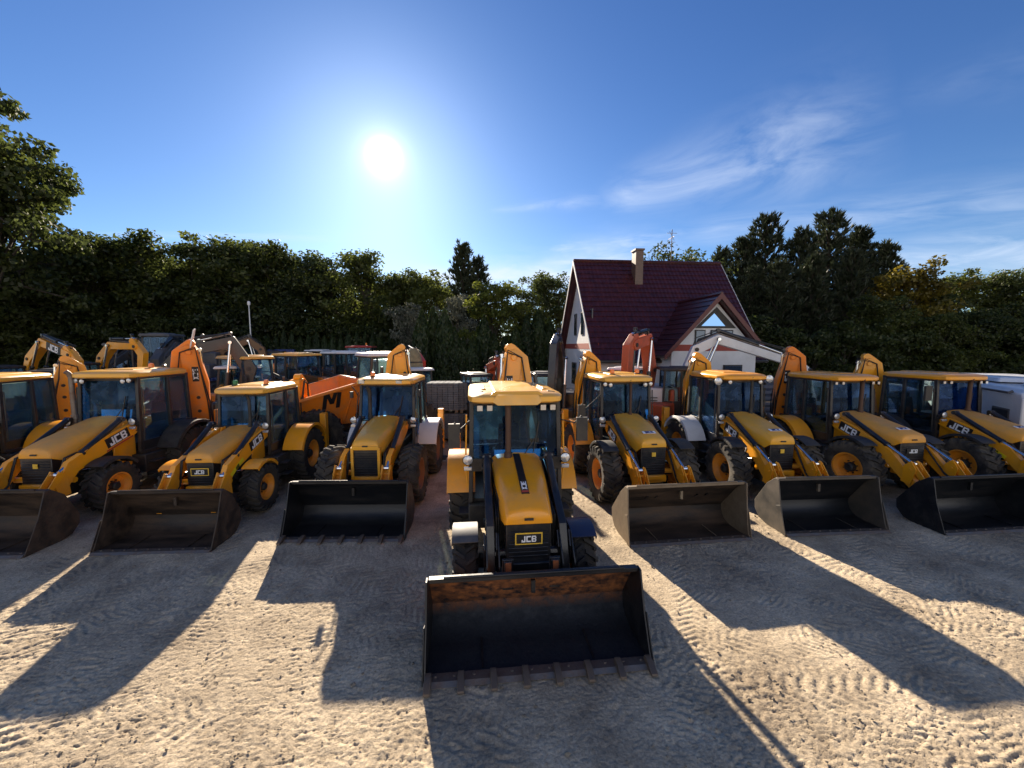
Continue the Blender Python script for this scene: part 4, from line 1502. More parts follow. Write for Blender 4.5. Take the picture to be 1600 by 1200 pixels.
def telehandler(X, Y, deg, label, body=None, group='yellow telehandlers behind the row', scale=1.0, boom_up=0.0, roofm=None, tipm=None, cabx=-.45):
    body = body or M_org
    root = empty('telehandler', (X, Y, gz(X, Y)), R(deg), label, 'telehandler', group, scale)
    MB().box((0, .2, .85), (1.0, 4.0, .5)).box((0, 1.9, 1.0), (1.5, .5, .7)).build('chassis', M_dark, root, .03)
    eb = MB().loft([[(.25, -.9, .8), (1.1, -.9, .8), (1.1, -.9, 1.25), (.3, -.9, 1.25)], [(.25, -.2, .8), (1.12, -.2, .8), (1.12, -.2, 1.5), (.3, -.2, 1.5)],
                    [(.25, 1.2, .8), (1.12, 1.2, .8), (1.12, 1.2, 1.5), (.3, 1.2, 1.55)]])
    eb.build('engine_cover', body, root, .04)
    MB().box((1.125, .4, 1.12), (.02, 1.0, .35)).build('vent', M_dark, root)
    MB().box((-.5, -1.2, 1.15), (.95, .9, .25)).build('fender', body, root, .06)
    MB().box((-.5, 1.6, 1.2), (.95, .9, .3)).build('fender', body, root, .06)
    glazed_cab(root, (cabx, .25), (.95, 1.5, 1.5), 1.05, M_frame, M_glass_c, roofm or M_roof, slope=.2)
    a = R(boom_up)
    p0 = (2.0, 1.75)
    p1 = (p0[0] - 3.6 * math.cos(a), p0[1] + 3.6 * math.sin(a) - .35)
    bo = MB().bar((.05, p0[0], p0[1]), (.05, p1[0], p1[1]), .36, .40)
    boom = bo.build('boom', body, root, .02)
    p2 = (p1[0] - .7 * math.cos(a), p1[1] - .1)
    MB().bar((.05, p1[0] + .2, p1[1]), (.05, p2[0], p2[1]), .27, .30).bar((.05, p2[0], p2[1] + .1), (.05, p2[0] - .25, p2[1] - .75), .26, .3).build('inner_boom', tipm or body, boom, .015)
    cg = MB().box((.05, p2[0] - .42, p2[1] - .75), (1.1, .08, .55)).build('carriage', M_dark, boom, .01)
    for sx in (-.35, .45):
        MB().box((sx, p2[0] - .95, p2[1] - 1.0), (.12, 1.0, .05)).build('fork', M_steel, cg, .005)
    ram(boom, (.05, .9, 1.0), (.05, p0[0] - 1.8, p0[1] - .35 + 1.8 * math.sin(a)), .06, .6)
    lattice_hoses(boom, [(.05, p0[0], p0[1]), (.05, 0, 1.75), (.05, p1[0], p1[1])], (0, 0, .2), 3)
    for sx in (-1, 1):
        for y in (-1.35, 1.55):
            put_wheel(root, 'mid', sx * .98, y, M_tyre, M_rim, sc=1.05)
    MB().box((-1.05, -.6, 1.9), (.05, .16, .3)).build('mirror', M_dark, root, .02)
    return root


def tractor(X, Y, deg, label, body, roofm, scale=1.0, beacon=True):
    root = empty('farm_tractor', (X, Y, gz(X, Y)), R(deg), label, 'tractor', None, scale)
    MB().box((0, 0, .9), (.6, 3.2, .5)).cyl((-.8, 1.3, .9), (.8, 1.3, .9), .15).build('chassis', M_dark, root, .02)
    MB().loft([[(-.3, -1.9, .95), (.3, -1.9, .95), (.3, -1.9, 1.55), (-.3, -1.9, 1.55)], [(-.36, -.2, .95), (.36, -.2, .95), (.4, -.2, 1.8), (-.4, -.2, 1.8)],
               [(-.36, .2, .95), (.36, .2, .95), (.42, .2, 1.85), (-.42, .2, 1.85)]]).build('hood', body, root, .06)
    MB().box((0, -1.92, 1.2), (.5, .04, .5)).build('grille', M_dark, root)
    glazed_cab(root, (0, 1.0), (1.45, 1.5, 1.6), 1.25, M_frame, M_glass_c, roofm, slope=.1)
    for sx in (-1, 1):
        put_wheel(root, 'rear', sx * .95, 1.35, M_tyre, M_rim, sc=1.2)
        put_wheel(root, 'small', sx * .85, -1.2, M_tyre, M_rim, sc=1.1)
        MB().prism(ribbon([(.5, 1.3), (.75, 1.75), (1.3, 1.95), (1.95, 1.7)], [.05] * 4), sx * .7, sx * 1.2).build('fender', body, root, .01)
        MB().box((sx * .95, .35, 2.45), (.16, .05, .3)).bar((sx * .72, .4, 2.6), (sx * .95, .35, 2.6), .02, .02).build('mirror', M_dark, root)
    if beacon:
        MB().lathe([(.06, 0), (.06, .12), (.03, .16), (.001, .16)], 12, 'z', (.3, 1.0, 2.98)).build('beacon', M_amber, root)
    MB().cyl((.45, .1, 1.7), (.45, .1, 2.7), .04).build('exhaust_pipe', M_dark, root)
    return root


def dumper(X, Y, deg, label, body, mark=False, scale=1.0):
    root = empty('site_dumper', (X, Y, gz(X, Y)), R(deg), label, 'dumper', None, scale)
    MB().box((0, .3, .75), (.7, 3.8, .35)).box((0, 1.5, 1.0), (1.4, 1.4, .5)).build('chassis', M_dark, root, .03)
    # skip: wide mouth leaning forward, higher at the back
    sk = MB()
    o = [(-1.05, -1.95, 1.35), (1.05, -1.95, 1.35), (1.15, .35, 1.95), (-1.15, .35, 1.95)]
    i_ = [(-.98, -1.88, 1.35), (.98, -1.88, 1.35), (1.08, .28, 1.95), (-1.08, .28, 1.95)]
    bo_ = [(-.75, -1.1, .85), (.75, -1.1, .85), (.8, .1, .85), (-.8, .1, .85)]
    bi = [(-.7, -1.05, .92), (.7, -1.05, .92), (.75, .05, .92), (-.75, .05, .92)]
    vs = o + i_ + bo_ + bi
    fs = []
    for k in range(4):
        j = (k + 1) % 4
        fs += [(k, j, 4 + j, 4 + k), (k, 8 + k, 8 + j, j), (4 + k, 4 + j, 12 + j, 12 + k)]
    fs += [(8, 9, 10, 11), (12, 15, 14, 13)]
    sk.add(vs, fs)
    sk.bar(o[0], o[3], .09, .07).bar(o[1], o[2], .09, .07).bar(o[2], o[3], .09, .07)
    for sx in (-1, 1):
        for y in (-1.2, -.5, .1):
            sk.bar((sx * 1.09, y, 1.40 + (y + 1.9) * .22), (sx * .82, y * .7 - .2, .9), .07, .05)
    skip = sk.build('skip', body, root, .008)
    if mark:
        t = text_mesh('M', .56, .006, M_text_k, bold=.035, shear=.15)
        nrm = Vector((.95, .0, -.32)).normalized()
        ex = Vector((0, 1, .1)).normalized()
        link('lettering', t, skip, M=basis((1.052, -.45, 1.50), ex, nrm.cross(ex), nrm))
    MB().box((0, 1.85, 1.35), (1.3, 1.0, .6), None, (.9, .8)).build('engine_cover', body, root, .06)
    glazed_cab(root, (0, 1.15), (1.15, 1.1, 1.35), 1.2, M_frame, M_glass_c, M_white, slope=.1)
    for sx in (-1, 1):
        for y in (-.85, 1.75):
            put_wheel(root, 'dump', sx * 1.0, y, M_tyre_mud, M_dark, sc=1.08)
    return root


# ------------------------------------------------------------------ small things


def container(X, Y, deg, L, W, Hh, m, label):
    root = empty('shipping_container', (X, Y, gz(X, Y)), R(deg), label, 'container')
    b = MB()
    n = int(L / .28)
    for side in (-1, 1):
        prof = []
        for i in range(n):
            x0 = -L / 2 + .08 + (L - .16) * i / n
            dx_ = (L - .16) / n
            prof += [(x0, .0), (x0 + dx_ * .3, .0), (x0 + dx_ * .5, .036), (x0 + dx_ * .8, .036)]
        prof.append((L / 2 - .08, 0))
        vs, fs = [], []
        for (x, d_) in prof:
            vs += [(x, side * (W / 2 - .05 + d_), .15), (x, side * (W / 2 - .05 + d_), Hh - .1)]
        for i in range(len(prof) - 1):
            fs.append((2 * i, 2 * i + 2, 2 * i + 3, 2 * i + 1))
        b.add(vs, fs)
    b.box((0, 0, Hh - .06), (L - .16, W - .12, .04)).box((-L / 2 + .06, 0, Hh / 2), (.04, W - .14, Hh - .2)).box((L / 2 - .06, 0, Hh / 2), (.04, W - .14, Hh - .2))
    b.build('wall', m, root)
    f = MB()
    for sx in (-1, 1):
        for sy in (-1, 1):
            f.box((sx * (L / 2 - .05), sy * (W / 2 - .05), Hh / 2), (.12, .12, Hh - .002))
        f.box((sx * (L / 2 - .05), 0, Hh - .06), (.1, W - .22, .118)).box((sx * (L / 2 - .05), 0, .08), (.1, W - .22, .15))
        f.box((0, sx * (W / 2 - .05), Hh - .06), (L - .22, .1, .118)).box((0, sx * (W / 2 - .05), .08), (L - .22, .1, .15))
    f.build('corner_frame', m, root, .006)
    return root


def block_pallet(X, Y, z, deg, label, rows, seed):
    root = empty('paving_block_pallet', (X, Y, z), R(deg), label, 'pallet', 'pallets of grey paving blocks')
    p = MB()
    for x in (-.5, 0, .5):
        p.box((x, 0, .05), (.1, 1.0, .1))
    for i in range(5):
        p.box((0, -.42 + i * .21, .112), (1.15, .12, .022))
    p.build('pallet', mat('weathered_wood', (.22, .17, .12), .85, 0, (.1, .08, .06), .6, 5, .2), root)
    r_ = random.Random(seed)
    b = MB()
    for k in range(rows):
        for i in range(6):
            for j in range(5):
                b.box((-.5 + i * .2 + r_.uniform(-.006, .006), -.4 + j * .2 + r_.uniform(-.006, .006), .165 + k * .085), (.19, .192, .078))
    b.build('paving_blocks', mat('grey_concrete_block', (.15, .165, .19), .9, 0, (.08, .085, .09), .7, 3, .3, 30, var=.2), root, .006)
    return root


def toilet(X, Y, label):
    root = empty('portable_cabin', (X, Y, gz(X, Y)), R(6), label, 'cabin')
    b = MB().box((0, 0, 1.1), (1.05, 1.05, 2.1))
    for i in range(5):
        b.box((-.4 + i * .2, -.54, 1.1), (.05, .03, 1.9)).box((-.53, -.4 + i * .2, 1.1), (.03, .05, 1.9))
    b.build('wall', M_blue, root, .01)
    MB().box((0, 0, 2.22), (1.15, 1.15, .12), None, (.8, .8)).build('roof', M_grey, root, .02)
    MB().box((0, -.57, 1.05), (.7, .03, 1.8)).build('door', M_navy, root, .01)
    return root


def tank(X, Y, label):
    root = empty('storage_tank', (X, Y, gz(X, Y)), 0, label, 'tank')
    MB().box((0, 0, 1.1), (1.3, 1.3, .12)).box((-.5, 0, .55), (.1, 1.2, 1.1)).box((.5, 0, .55), (.1, 1.2, 1.1)).build('stand', M_steel, root)
    t = MB().lathe([(.001, 1.17), (.6, 1.17), (.66, 1.25), (.66, 1.45), (.64, 1.5), (.66, 1.55), (.66, 1.85), (.63, 1.9), (.63, 2.15), (.5, 2.35), (.25, 2.42), (.2, 2.5), (.001, 2.5)], 28, 'z')
    t.build('vessel', mat('beige_plastic', (.36, .27, .19), .6, 0, DUST, .5, 3), root)
    MB().lathe([(.24, 2.46), (.24, 2.53), (.001, 2.55)], 20, 'z').build('lid', M_dark, root)
    return root


def camper(X, Y, deg, label):
    root = empty('camper_van', (X, Y, gz(X, Y)), R(deg), label, 'camper')
    wm = mat('white_camper_shell', (.78, .79, .80), .3, 0, (.4, .38, .34), .25, 1.6, coat=.3)
    # body along local y, length 6.4; visible side faces -x
    sec = lambda y, zt, zb=.45, w=1.12: [(-w, y, zb), (w, y, zb), (w, y, zt - .12), (w - .12, y, zt), (-w + .12, y, zt), (-w, y, zt - .12)]
    MB().loft([sec(-3.0, 2.35, .6), sec(-2.9, 2.5), sec(2.4, 2.55), sec(3.2, 2.35, .8)]).build('body', wm, root, .03)
    MB().box((0, .3, 2.63), (1.5, 2.6, .14), None, (.9, .9)).build('roof_box', wm, root, .04)
    MB().box((-.2, -1.9, 2.57), (.7, .7, .10), None, (.8, .8)).build('roof_hatch', wm, root, .03)
    for y, w_, z_ in ((-2.15, .70, 1.62), (1.3, .95, 1.62)):
        f = MB().box((-1.125, y, z_), (.03, w_ + .08, .62)).build('window', M_grey, root, .02)
        MB().box((-1.145, y, z_), (.02, w_, .54)).build('pane', M_text_k, f, .02)
    MB().box((-1.128, -.9, 1.35), (.02, .62, 1.75)).build('door', wm, root, .01)
    MB().box((-1.128, 0, 1.02), (.012, 5.2, .06)).build('stripe', M_grey, root)
    MB().cyl((-1.15, 2.3, 2.2), (-1.35, 2.35, 2.2), .02).box((-1.38, 2.35, 2.08), (.06, .14, .28)).build('mirror', M_dark, root, .02)
    MB().tube([(-1.13, -2.6, 2.42), (-1.2, -2.6, 2.38), (-1.2, 2.0, 2.38), (-1.13, 2.0, 2.42)], .035).build('awning', M_grey, root)
    for y in (-1.9, 2.0):
        for sx in (-1, 1):
            put_wheel(root, 'small', sx * .98, y, M_tyre, M_grey, sc=.8)
    return root


def van(X, Y, deg, label):
    root = empty('parked_van', (X, Y, gz(X, Y)), R(deg), label, 'van')
    vs = [(-2.4, .4), (-2.45, .95), (-1.75, 1.2), (-1.2, 1.95), (-.6, 2.1), (2.4, 2.1), (2.5, 1.0), (2.45, .4)]
    MB().prism([(a, b) for a, b in vs], -.92, .92).build('body', M_white, root, .08)
    MB().prism([(-1.70, 1.26), (-1.22, 1.90), (-1.25, 1.93), (-1.74, 1.28)], -.78, .78).build('windscreen', M_text_k, root)
    for sx in (-1, 1):
        for (a, b_) in ((-1.35, -.5), (-.3, .9), (1.1, 2.2)):
            MB().prism([(a, 1.25), (b_, 1.25), (b_, 1.85), (a + (.35 if a < -1 else 0), 1.85)], sx * .925, sx * .935).build('window', M_glass_c if a < -1 else M_text_k, root)
        for y in (-1.5, 1.6):
            put_wheel(root, 'small', sx * .82, y, M_tyre, M_grey, sc=.72)
    return root


def slatted(X, Y, deg, label):
    root = empty('slatted_crate', (X, Y, gz(X, Y)), R(deg), label, 'crate')
    b = MB()
    for i in range(12):
        b.box((0, -.4, .2 + i * .2), (1.1, .04, .11))
        b.box((0, .4, .2 + i * .2), (1.1, .04, .11))
        b.box((-.53, 0, .2 + i * .2), (.04, .8, .11)).box((.53, 0, .2 + i * .2), (.04, .8, .11))
    b.build('slat', mat('blue_grey_boards', (.16, .19, .26), .6, 0, DUST, .3, 3), root, .004)
    p = MB()
    for sx in (-1, 1):
        for sy in (-1, 1):
            p.box((sx * .5, sy * .36, 1.25), (.06, .06, 2.5))
    p.build('post', M_dark, root)
    return root


def covered(X, Y, label):
    root = empty('covered_attachment', (X, Y, gz(X, Y)), 0, label, 'covered machine part')
    r_ = random.Random(5)
    rings = []
    for z, w_ in ((0, .5), (.8, .52), (1.6, .42), (2.2, .40), (2.8, .36), (3.2, .27), (3.45, .12)):
        rings.append([((w_ + r_.uniform(-.04, .04)) * math.cos(t), (w_ + r_.uniform(-.04, .04)) * .8 * math.sin(t), z) for t in np.linspace(0, 2 * math.pi, 15)[:-1]])
    MB().loft(rings).build('tarpaulin', M_tan, root, 0, angle=80)
    MB().tube([(.4 * math.cos(t), .34 * math.sin(t), 2.3) for t in np.linspace(0, 2 * math.pi, 15)], .025, 6, False).tube(
        [(.36 * math.cos(t), .31 * math.sin(t), 2.85) for t in np.linspace(0, 2 * math.pi, 15)], .025, 6, False).build('strap', M_dark, root)
    return root


def lamp_pole(X, Y, h_, label):
    root = empty('lamp_pole', (X, Y, gz(X, Y)), 0, label, 'pole')
    MB().cyl((0, 0, 0), (0, 0, h_), .07, 12, .035).box((0, 0, .1), (.25, .25, .02)).build('pole', mat('galvanised_steel', (.45, .46, .48), .4, .7), root)
    MB().lathe([(.05, 0), (.09, .05), (.09, .22), (.04, .28), (.001, .28)], 12, 'z', (0, 0, h_)).build('lamp_head', M_white, root)
    return root


# ------------------------------------------------------------------ house


def house():
    root = empty('gabled_house', (3.78, 18.6, gz(0, 18.6)), math.atan2(.092, .996), 'light grey house with steep dark red tiled roof and brick chimney', 'house')
    L, D, ze, zr = 8.6, 8.0, 2.85, 8.2
    o = .40
    wallm = mat('light_grey_render', (.74, .74, .74), .85, 0, (.5, .48, .45), .4, 1.2, .15, 40)
    band = mat('red_painted_band', (.33, .07, .05), .8)
    roofm = bpy.data.materials.new('dark_red_roof_tiles')
    roofm.use_nodes = True
    N, K = roofm.node_tree.nodes, roofm.node_tree.links
    b_ = N['Principled BSDF']
    b_.inputs['Roughness'].default_value = .38
    tc = N.new('ShaderNodeTexCoord')
    nz = N.new('ShaderNodeTexNoise')
    nz.inputs['Scale'].default_value = 3
    nz.inputs['Detail'].default_value = 6
    K.new(tc.outputs['Object'], nz.inputs[0])
    cr = N.new('ShaderNodeValToRGB')
    cr.color_ramp.elements[0].position = .35
    cr.color_ramp.elements[0].color = (.036, .008, .009, 1)
    cr.color_ramp.elements[1].position = .7
    cr.color_ramp.elements[1].color = (.068, .015, .016, 1)
    K.new(nz.outputs[0], cr.inputs[0])
    K.new(cr.outputs[0], b_.inputs['Base Color'])
    wv = N.new('ShaderNodeTexWave')
    wv.bands_direction = 'X'
    wv.inputs['Scale'].default_value = 1.45
    K.new(tc.outputs['Object'], wv.inputs[0])
    bp = N.new('ShaderNodeBump')
    bp.inputs['Strength'].default_value = .5
    bp.inputs['Distance'].default_value = .03
    K.new(wv.outputs[1], bp.inputs['Height'])
    K.new(bp.outputs[0], b_.inputs['Normal'])
    fasc = mat('white_fascia_board', (.62, .62, .62), .6)
    fred = mat('red_brown_fascia', (.10, .018, .016), .45)
    # main walls with gables
    gx = [(o, .0), (D - o, .0), (D - o, ze + .45), (D / 2, zr - .22), (o, ze + .45)]
    w = MB().prism(gx, o, L - o)
    w.build('wall', wallm, root)
    # bands
    bb = MB().prism([(o + .0, 3.35), (D - o, 3.35), (D - o, 3.65), (o, 3.65)], o - .012, o + .004)
    bb.build('wall_band', band, root)

    def slope(x0, x1, ya, za, yb, zb, name, n, cut=None, mt=None):
        """tiled slope from the eave (ya,za) to the ridge (yb,zb) as overlapping courses"""
        b = MB()
        dv = Vector((yb - ya, zb - za))
        Ls = dv.length
        dv.normalize()
        up = Vector((-dv.y, dv.x)) if dv.x > 0 else Vector((dv.y, -dv.x))
        for i in range(n):
            t0, t1 = Ls * i / n, Ls * (i + 1) / n + .03
            p0 = Vector((ya, za)) + dv * t0
            p1 = Vector((ya, za)) + dv * min(t1, Ls)
            q = [p0 + up * .045, p1 + up * .012, p1 - up * .02, p0 - up * .01]
            b.prism([(v.x, v.y) for v in q], x0, x1)
        b.prism([(v.x, v.y) for v in (Vector((ya, za)) - up * .02, Vector((yb, zb)) - up * .02, Vector((yb, zb)) - up * .14, Vector((ya, za)) - up * .14)], x0 + .03, x1 - .03)
        return b

    n = 20
    rf = slope(0, L, -.1, ze - .02, D / 2, zr, 'roof', n)
    rf2 = slope(0, L, D + .1, ze - .02, D / 2, zr, 'roof', n)
    rf.v, rf.f = rf.v + rf2.v, rf.f + [tuple(i + len(rf.v) for i in f) for f in rf2.f]
    rf.tube([(0, D / 2, zr + .03), (L, D / 2, zr + .03)], .10, 8)
    roof = rf.build('roof', roofm, root)
    for sgn in (-1, 1):
        ya = -.1 if sgn < 0 else D + .1
        for xx in (-.015, L + .015):
            MB().prism([(ya, ze - .16), (ya, ze + .04), (D / 2, zr + .06), (D / 2, zr - .16)], xx - .015, xx + .015).build('fascia', fasc, roof)
    MB().tube([(0, -.2, ze - .08), (L, -.2, ze - .08)], .07, 8).build('gutter', M_dark, roof)
    # chimney
    cm_ = bpy.data.materials.new('chimney_brick')
    cm_.use_nodes = True
    N, K = cm_.node_tree.nodes, cm_.node_tree.links
    br = N.new('ShaderNodeTexBrick')
    br.inputs['Color1'].default_value = (.13, .07, .045, 1)
    br.inputs['Color2'].default_value = (.10, .055, .035, 1)
    br.inputs['Mortar'].default_value = (.14, .12, .10, 1)
    br.inputs['Scale'].default_value = 4.5
    tc = N.new('ShaderNodeTexCoord')
    mp = N.new('ShaderNodeMapping')
    mp.inputs['Rotation'].default_value = (R(90), 0, 0)
    K.new(tc.outputs['Object'], mp.inputs[0])
    K.new(mp.outputs[0], br.inputs[0])
    K.new(br.outputs[0], N['Principled BSDF'].inputs['Base Color'])
    ch = MB().box((3.35, 3.2, 7.7), (.42, .56, 1.9)).box((3.35, 3.2, 8.66), (.52, .66, .09))
    ch.build('chimney', cm_, roof)
    MB().cyl((5.9, D / 2 + .5, 7.4), (5.9, D / 2 + .5, 10.2), .025, 8).bar((5.6, 4.5, 10.0), (6.2, 4.5, 10.0), .02, .02).bar((5.9, 4.2, 9.75), (5.9, 4.9, 9.75), .02, .02).bar(
        (5.68, 4.5, 9.5), (6.12, 4.5, 9.5), .02, .02).bar((5.75, 4.5, 10.1), (6.05, 4.5, 9.6), .015, .015).build('antenna', M_steel, roof)
    # wing towards the yard
    wx0, wx1, wy, we, wr = 2.75, 7.75, -1.5, 3.05, 5.75
    cx = (wx0 + wx1) / 2
    ww = MB().prism([(wx0 + .5, 0), (wx1 - .5, 0), (wx1 - .5, we + .25), (cx, wr - .28), (wx0 + .5, we + .25)], wy + .35, 2.5, 'y')
    ww.build('wall', wallm, root)

    def wslope(xa, za, xb, zb, y0, y1):
        b = MB()
        dv = Vector((xb - xa, zb - za))
        Ls = dv.length
        dv.normalize()
        up = Vector((-dv.y, dv.x)) if dv.x > 0 else Vector((dv.y, -dv.x))
        m_ = 11
        for i in range(m_):
            t0, t1 = Ls * i / m_, Ls * (i + 1) / m_ + .03
            p0, p1 = Vector((xa, za)) + dv * t0, Vector((xa, za)) + dv * min(t1, Ls)
            q = [p0 + up * .045, p1 + up * .012, p1 - up * .02, p0 - up * .01]
            b.prism([(v.x, v.y) for v in q], y0, y1, 'y')
        b.prism([(v.x, v.y) for v in (Vector((xa, za)) - up * .02, Vector((xb, zb)) - up * .02, Vector((xb, zb)) - up * .14, Vector((xa, za)) - up * .14)], y0 + .03, y1, 'y')
        return b
    a = wslope(wx0, we, cx, wr, wy, 2.9)
    b2 = wslope(wx1, we, cx, wr, wy, 2.9)
    a.v, a.f = a.v + b2.v, a.f + [tuple(i + len(a.v) for i in f) for f in b2.f]
    a.tube([(cx, wy, wr + .03), (cx, 2.9, wr + .03)], .09, 8)
    wroof = a.build('roof', roofm, root)
    for xa in (wx0, wx1):
        MB().prism([(xa, we - .18), (xa, we + .06), (cx, wr + .08), (cx, wr - .20)], wy - .03, wy - .001, 'y').build('fascia', fred, wroof)
    wf = wy + .35
    MB().box((cx, wf - .006, 3.42), (3.9, .014, .28)).build('wall_band', band, root)
    glassm = mat('dark_window_glass', (.02, .05, .09), .04, .55, spec=1.0, coat=1.0)
    tri = MB().prism([(cx - .95, 4.30), (cx + .95, 4.30), (cx, 5.22)], wf - .05, wf - .006, 'y')
    tri.build('window', M_dark, root)
    tg = MB().prism([(cx - .70, 4.39), (cx + .42, 4.39), (cx - .12, 4.95)], wf - .066, wf - .052, 'y')
    tg.build('pane', mat('sky_reflection_blue', (.22, .42, .75), .05, 1.0), root)  # blue of the reflected sky put into the pane colour
    for (x, z, w_, h_) in ((cx - .72, 3.86, .38, .62), (cx + .30, 3.92, .95, .5), (cx - .9, 2.1, .8, 1.0), (cx + .9, 2.1, .8, 1.0)):
        f_ = MB().box((x, wf - .02, z), (w_ + .1, .05, h_ + .1)).build('window', M_dark, root)
        MB().box((x, wf - .052, z), (w_, .015, h_)).build('pane', glassm, f_)
    for (y, z, w_, h_) in ((1.7, 4.75, .42, 1.15), (3.3, 4.75, .42, 1.15), (4.8, 4.75, .42, 1.15), (2.0, 2.6, .4, .7), (5.0, 1.9, .9, 1.2)):
        f_ = MB().box((o - .02, y, z), (.05, w_ + .1, h_ + .1)).build('window', M_grey, root)
        MB().box((o - .052, y, z), (.015, w_, h_)).build('pane', glassm, f_)
    dr = MB().box((1.6, o - .02, 1.15), (1.6, .05, 1.9)).build('window', M_dark, root)
    MB().box((1.6, o - .052, 1.15), (1.4, .015, 1.7)).build('pane', glassm, dr)
    return root


# ------------------------------------------------------------------ trees


def quads_mesh(name, cen, nrm, size, asp, m, bend=0.0, along=None):
    """many leaf-sized rhombic faces: cen (n,3), nrm (n,3), size (n,)"""
    n = len(cen)
    r_ = np.random.default_rng(n)
    ref = along if along is not None else r_.normal(size=(n, 3))
    u_ = ref - nrm * np.sum(ref * nrm, 1, keepdims=True)
    u_ /= np.linalg.norm(u_, axis=1, keepdims=True) + 1e-9
    v_ = np.cross(nrm, u_)
    s_ = size[:, None]
    a = cen + u_ * s_
    b = cen + v_ * s_ * asp
    c = cen - u_ * s_
    d_ = cen - v_ * s_ * asp
    co = np.stack([a, b, c, d_], 1).reshape(-1, 3).astype(np.float32)
    me = bpy.data.meshes.new(name)
    me.vertices.add(4 * n)
    me.vertices.foreach_set('co', co.ravel())
    me.loops.add(4 * n)
    me.loops.foreach_set('vertex_index', np.arange(4 * n, dtype=np.int32))
    me.polygons.add(n)
    me.polygons.foreach_set('loop_start', np.arange(0, 4 * n, 4, dtype=np.int32))
    me.update(calc_edges=True)
    me.materials.append(m)
    return me


M_bark = mat('grey_brown_bark', (.07, .055, .04), .9, 0, (.03, .025, .02), .7, 6, .6, 18)


def broadleaf(seed, H, cr_, base, lm, nleaf=9000, lsize=.17, loose=1.0, flat=1.0):
    r_ = np.random.default_rng(seed)
    t = MB()
    lean = r_.normal(0, .02, 2)
    tp = [(lean[0] * z * 3, lean[1] * z * 3, z) for z in np.linspace(0, H * .82, 7)]
    t.tube(tp, list(np.linspace(.022 * H, .006 * H, 7)), 8)
    tips = []
    nb = int(15 * loose + 12)
    for i in range(nb):
        f = r_.uniform(.0, 1)
        z0 = H * (base + (.80 - base) * f)
        ang = i * 2.399 + r_.normal(0, .3)
        # envelope
        zz = base + (1 - base) * min(1, f + r_.uniform(.05, .22))
        rad = cr_ * math.sqrt(max(.05, 1 - ((zz - (base + .42 * (1 - base))) / (.62 * (1 - base))) ** 2)) * r_.uniform(.62, 1.05)
        tip = np.array([rad * math.cos(ang), rad * math.sin(ang), H * zz * .97])
        p0 = np.array([lean[0] * z0 * 3, lean[1] * z0 * 3, z0 * .82])
        mid = p0 * .5 + tip * .5 + np.array([0, 0, .04 * H]) + r_.normal(0, .02 * H, 3)
        t.tube([tuple(p0), tuple(mid), tuple(tip)], [.007 * H, .004 * H, .0015 * H], 5)
        tips += [(tip, 1.0), (mid, .75), (mid * .4 + tip * .6 + r_.normal(0, .03 * H, 3), .8)]
        for q in range(2):
            e = tip + r_.normal(0, .07 * H, 3) * np.array([1, 1, .6])
            t.tube([tuple(mid * .3 + tip * .7), tuple(e)], [.003 * H, .001 * H], 4)
            tips.append((e, .7))
    tips.append((np.array([0, 0, H * .96]), .7))
    trunk = t.mesh('trunk', M_bark, 60)
    per = nleaf // len(tips)
    cen, nrm = [], []
    for (p, k) in tips:
        rr = cr_ * .30 * k * r_.uniform(.75, 1.3) / math.sqrt(loose)
        dirs = r_.normal(size=(per, 3))
        dirs /= np.linalg.norm(dirs, axis=1, keepdims=True)
        rad = rr * r_.random(per) ** .45
        pts = p + dirs * rad[:, None] * np.array([1.15, 1.15, .72 * flat])
        cen.append(pts)
        nn = dirs * .6 + r_.normal(size=(per, 3)) * .7 + np.array([0, 0, .5])
        nrm.append(nn / np.linalg.norm(nn, axis=1, keepdims=True))
    cen, nrm = np.concatenate(cen), np.concatenate(nrm)
    cen[:, 2] = np.maximum(cen[:, 2], .3)
    size = lsize * r_.uniform(.6, 1.3, len(cen))
    return trunk, quads_mesh('crown', cen, nrm, size, .55, lm)


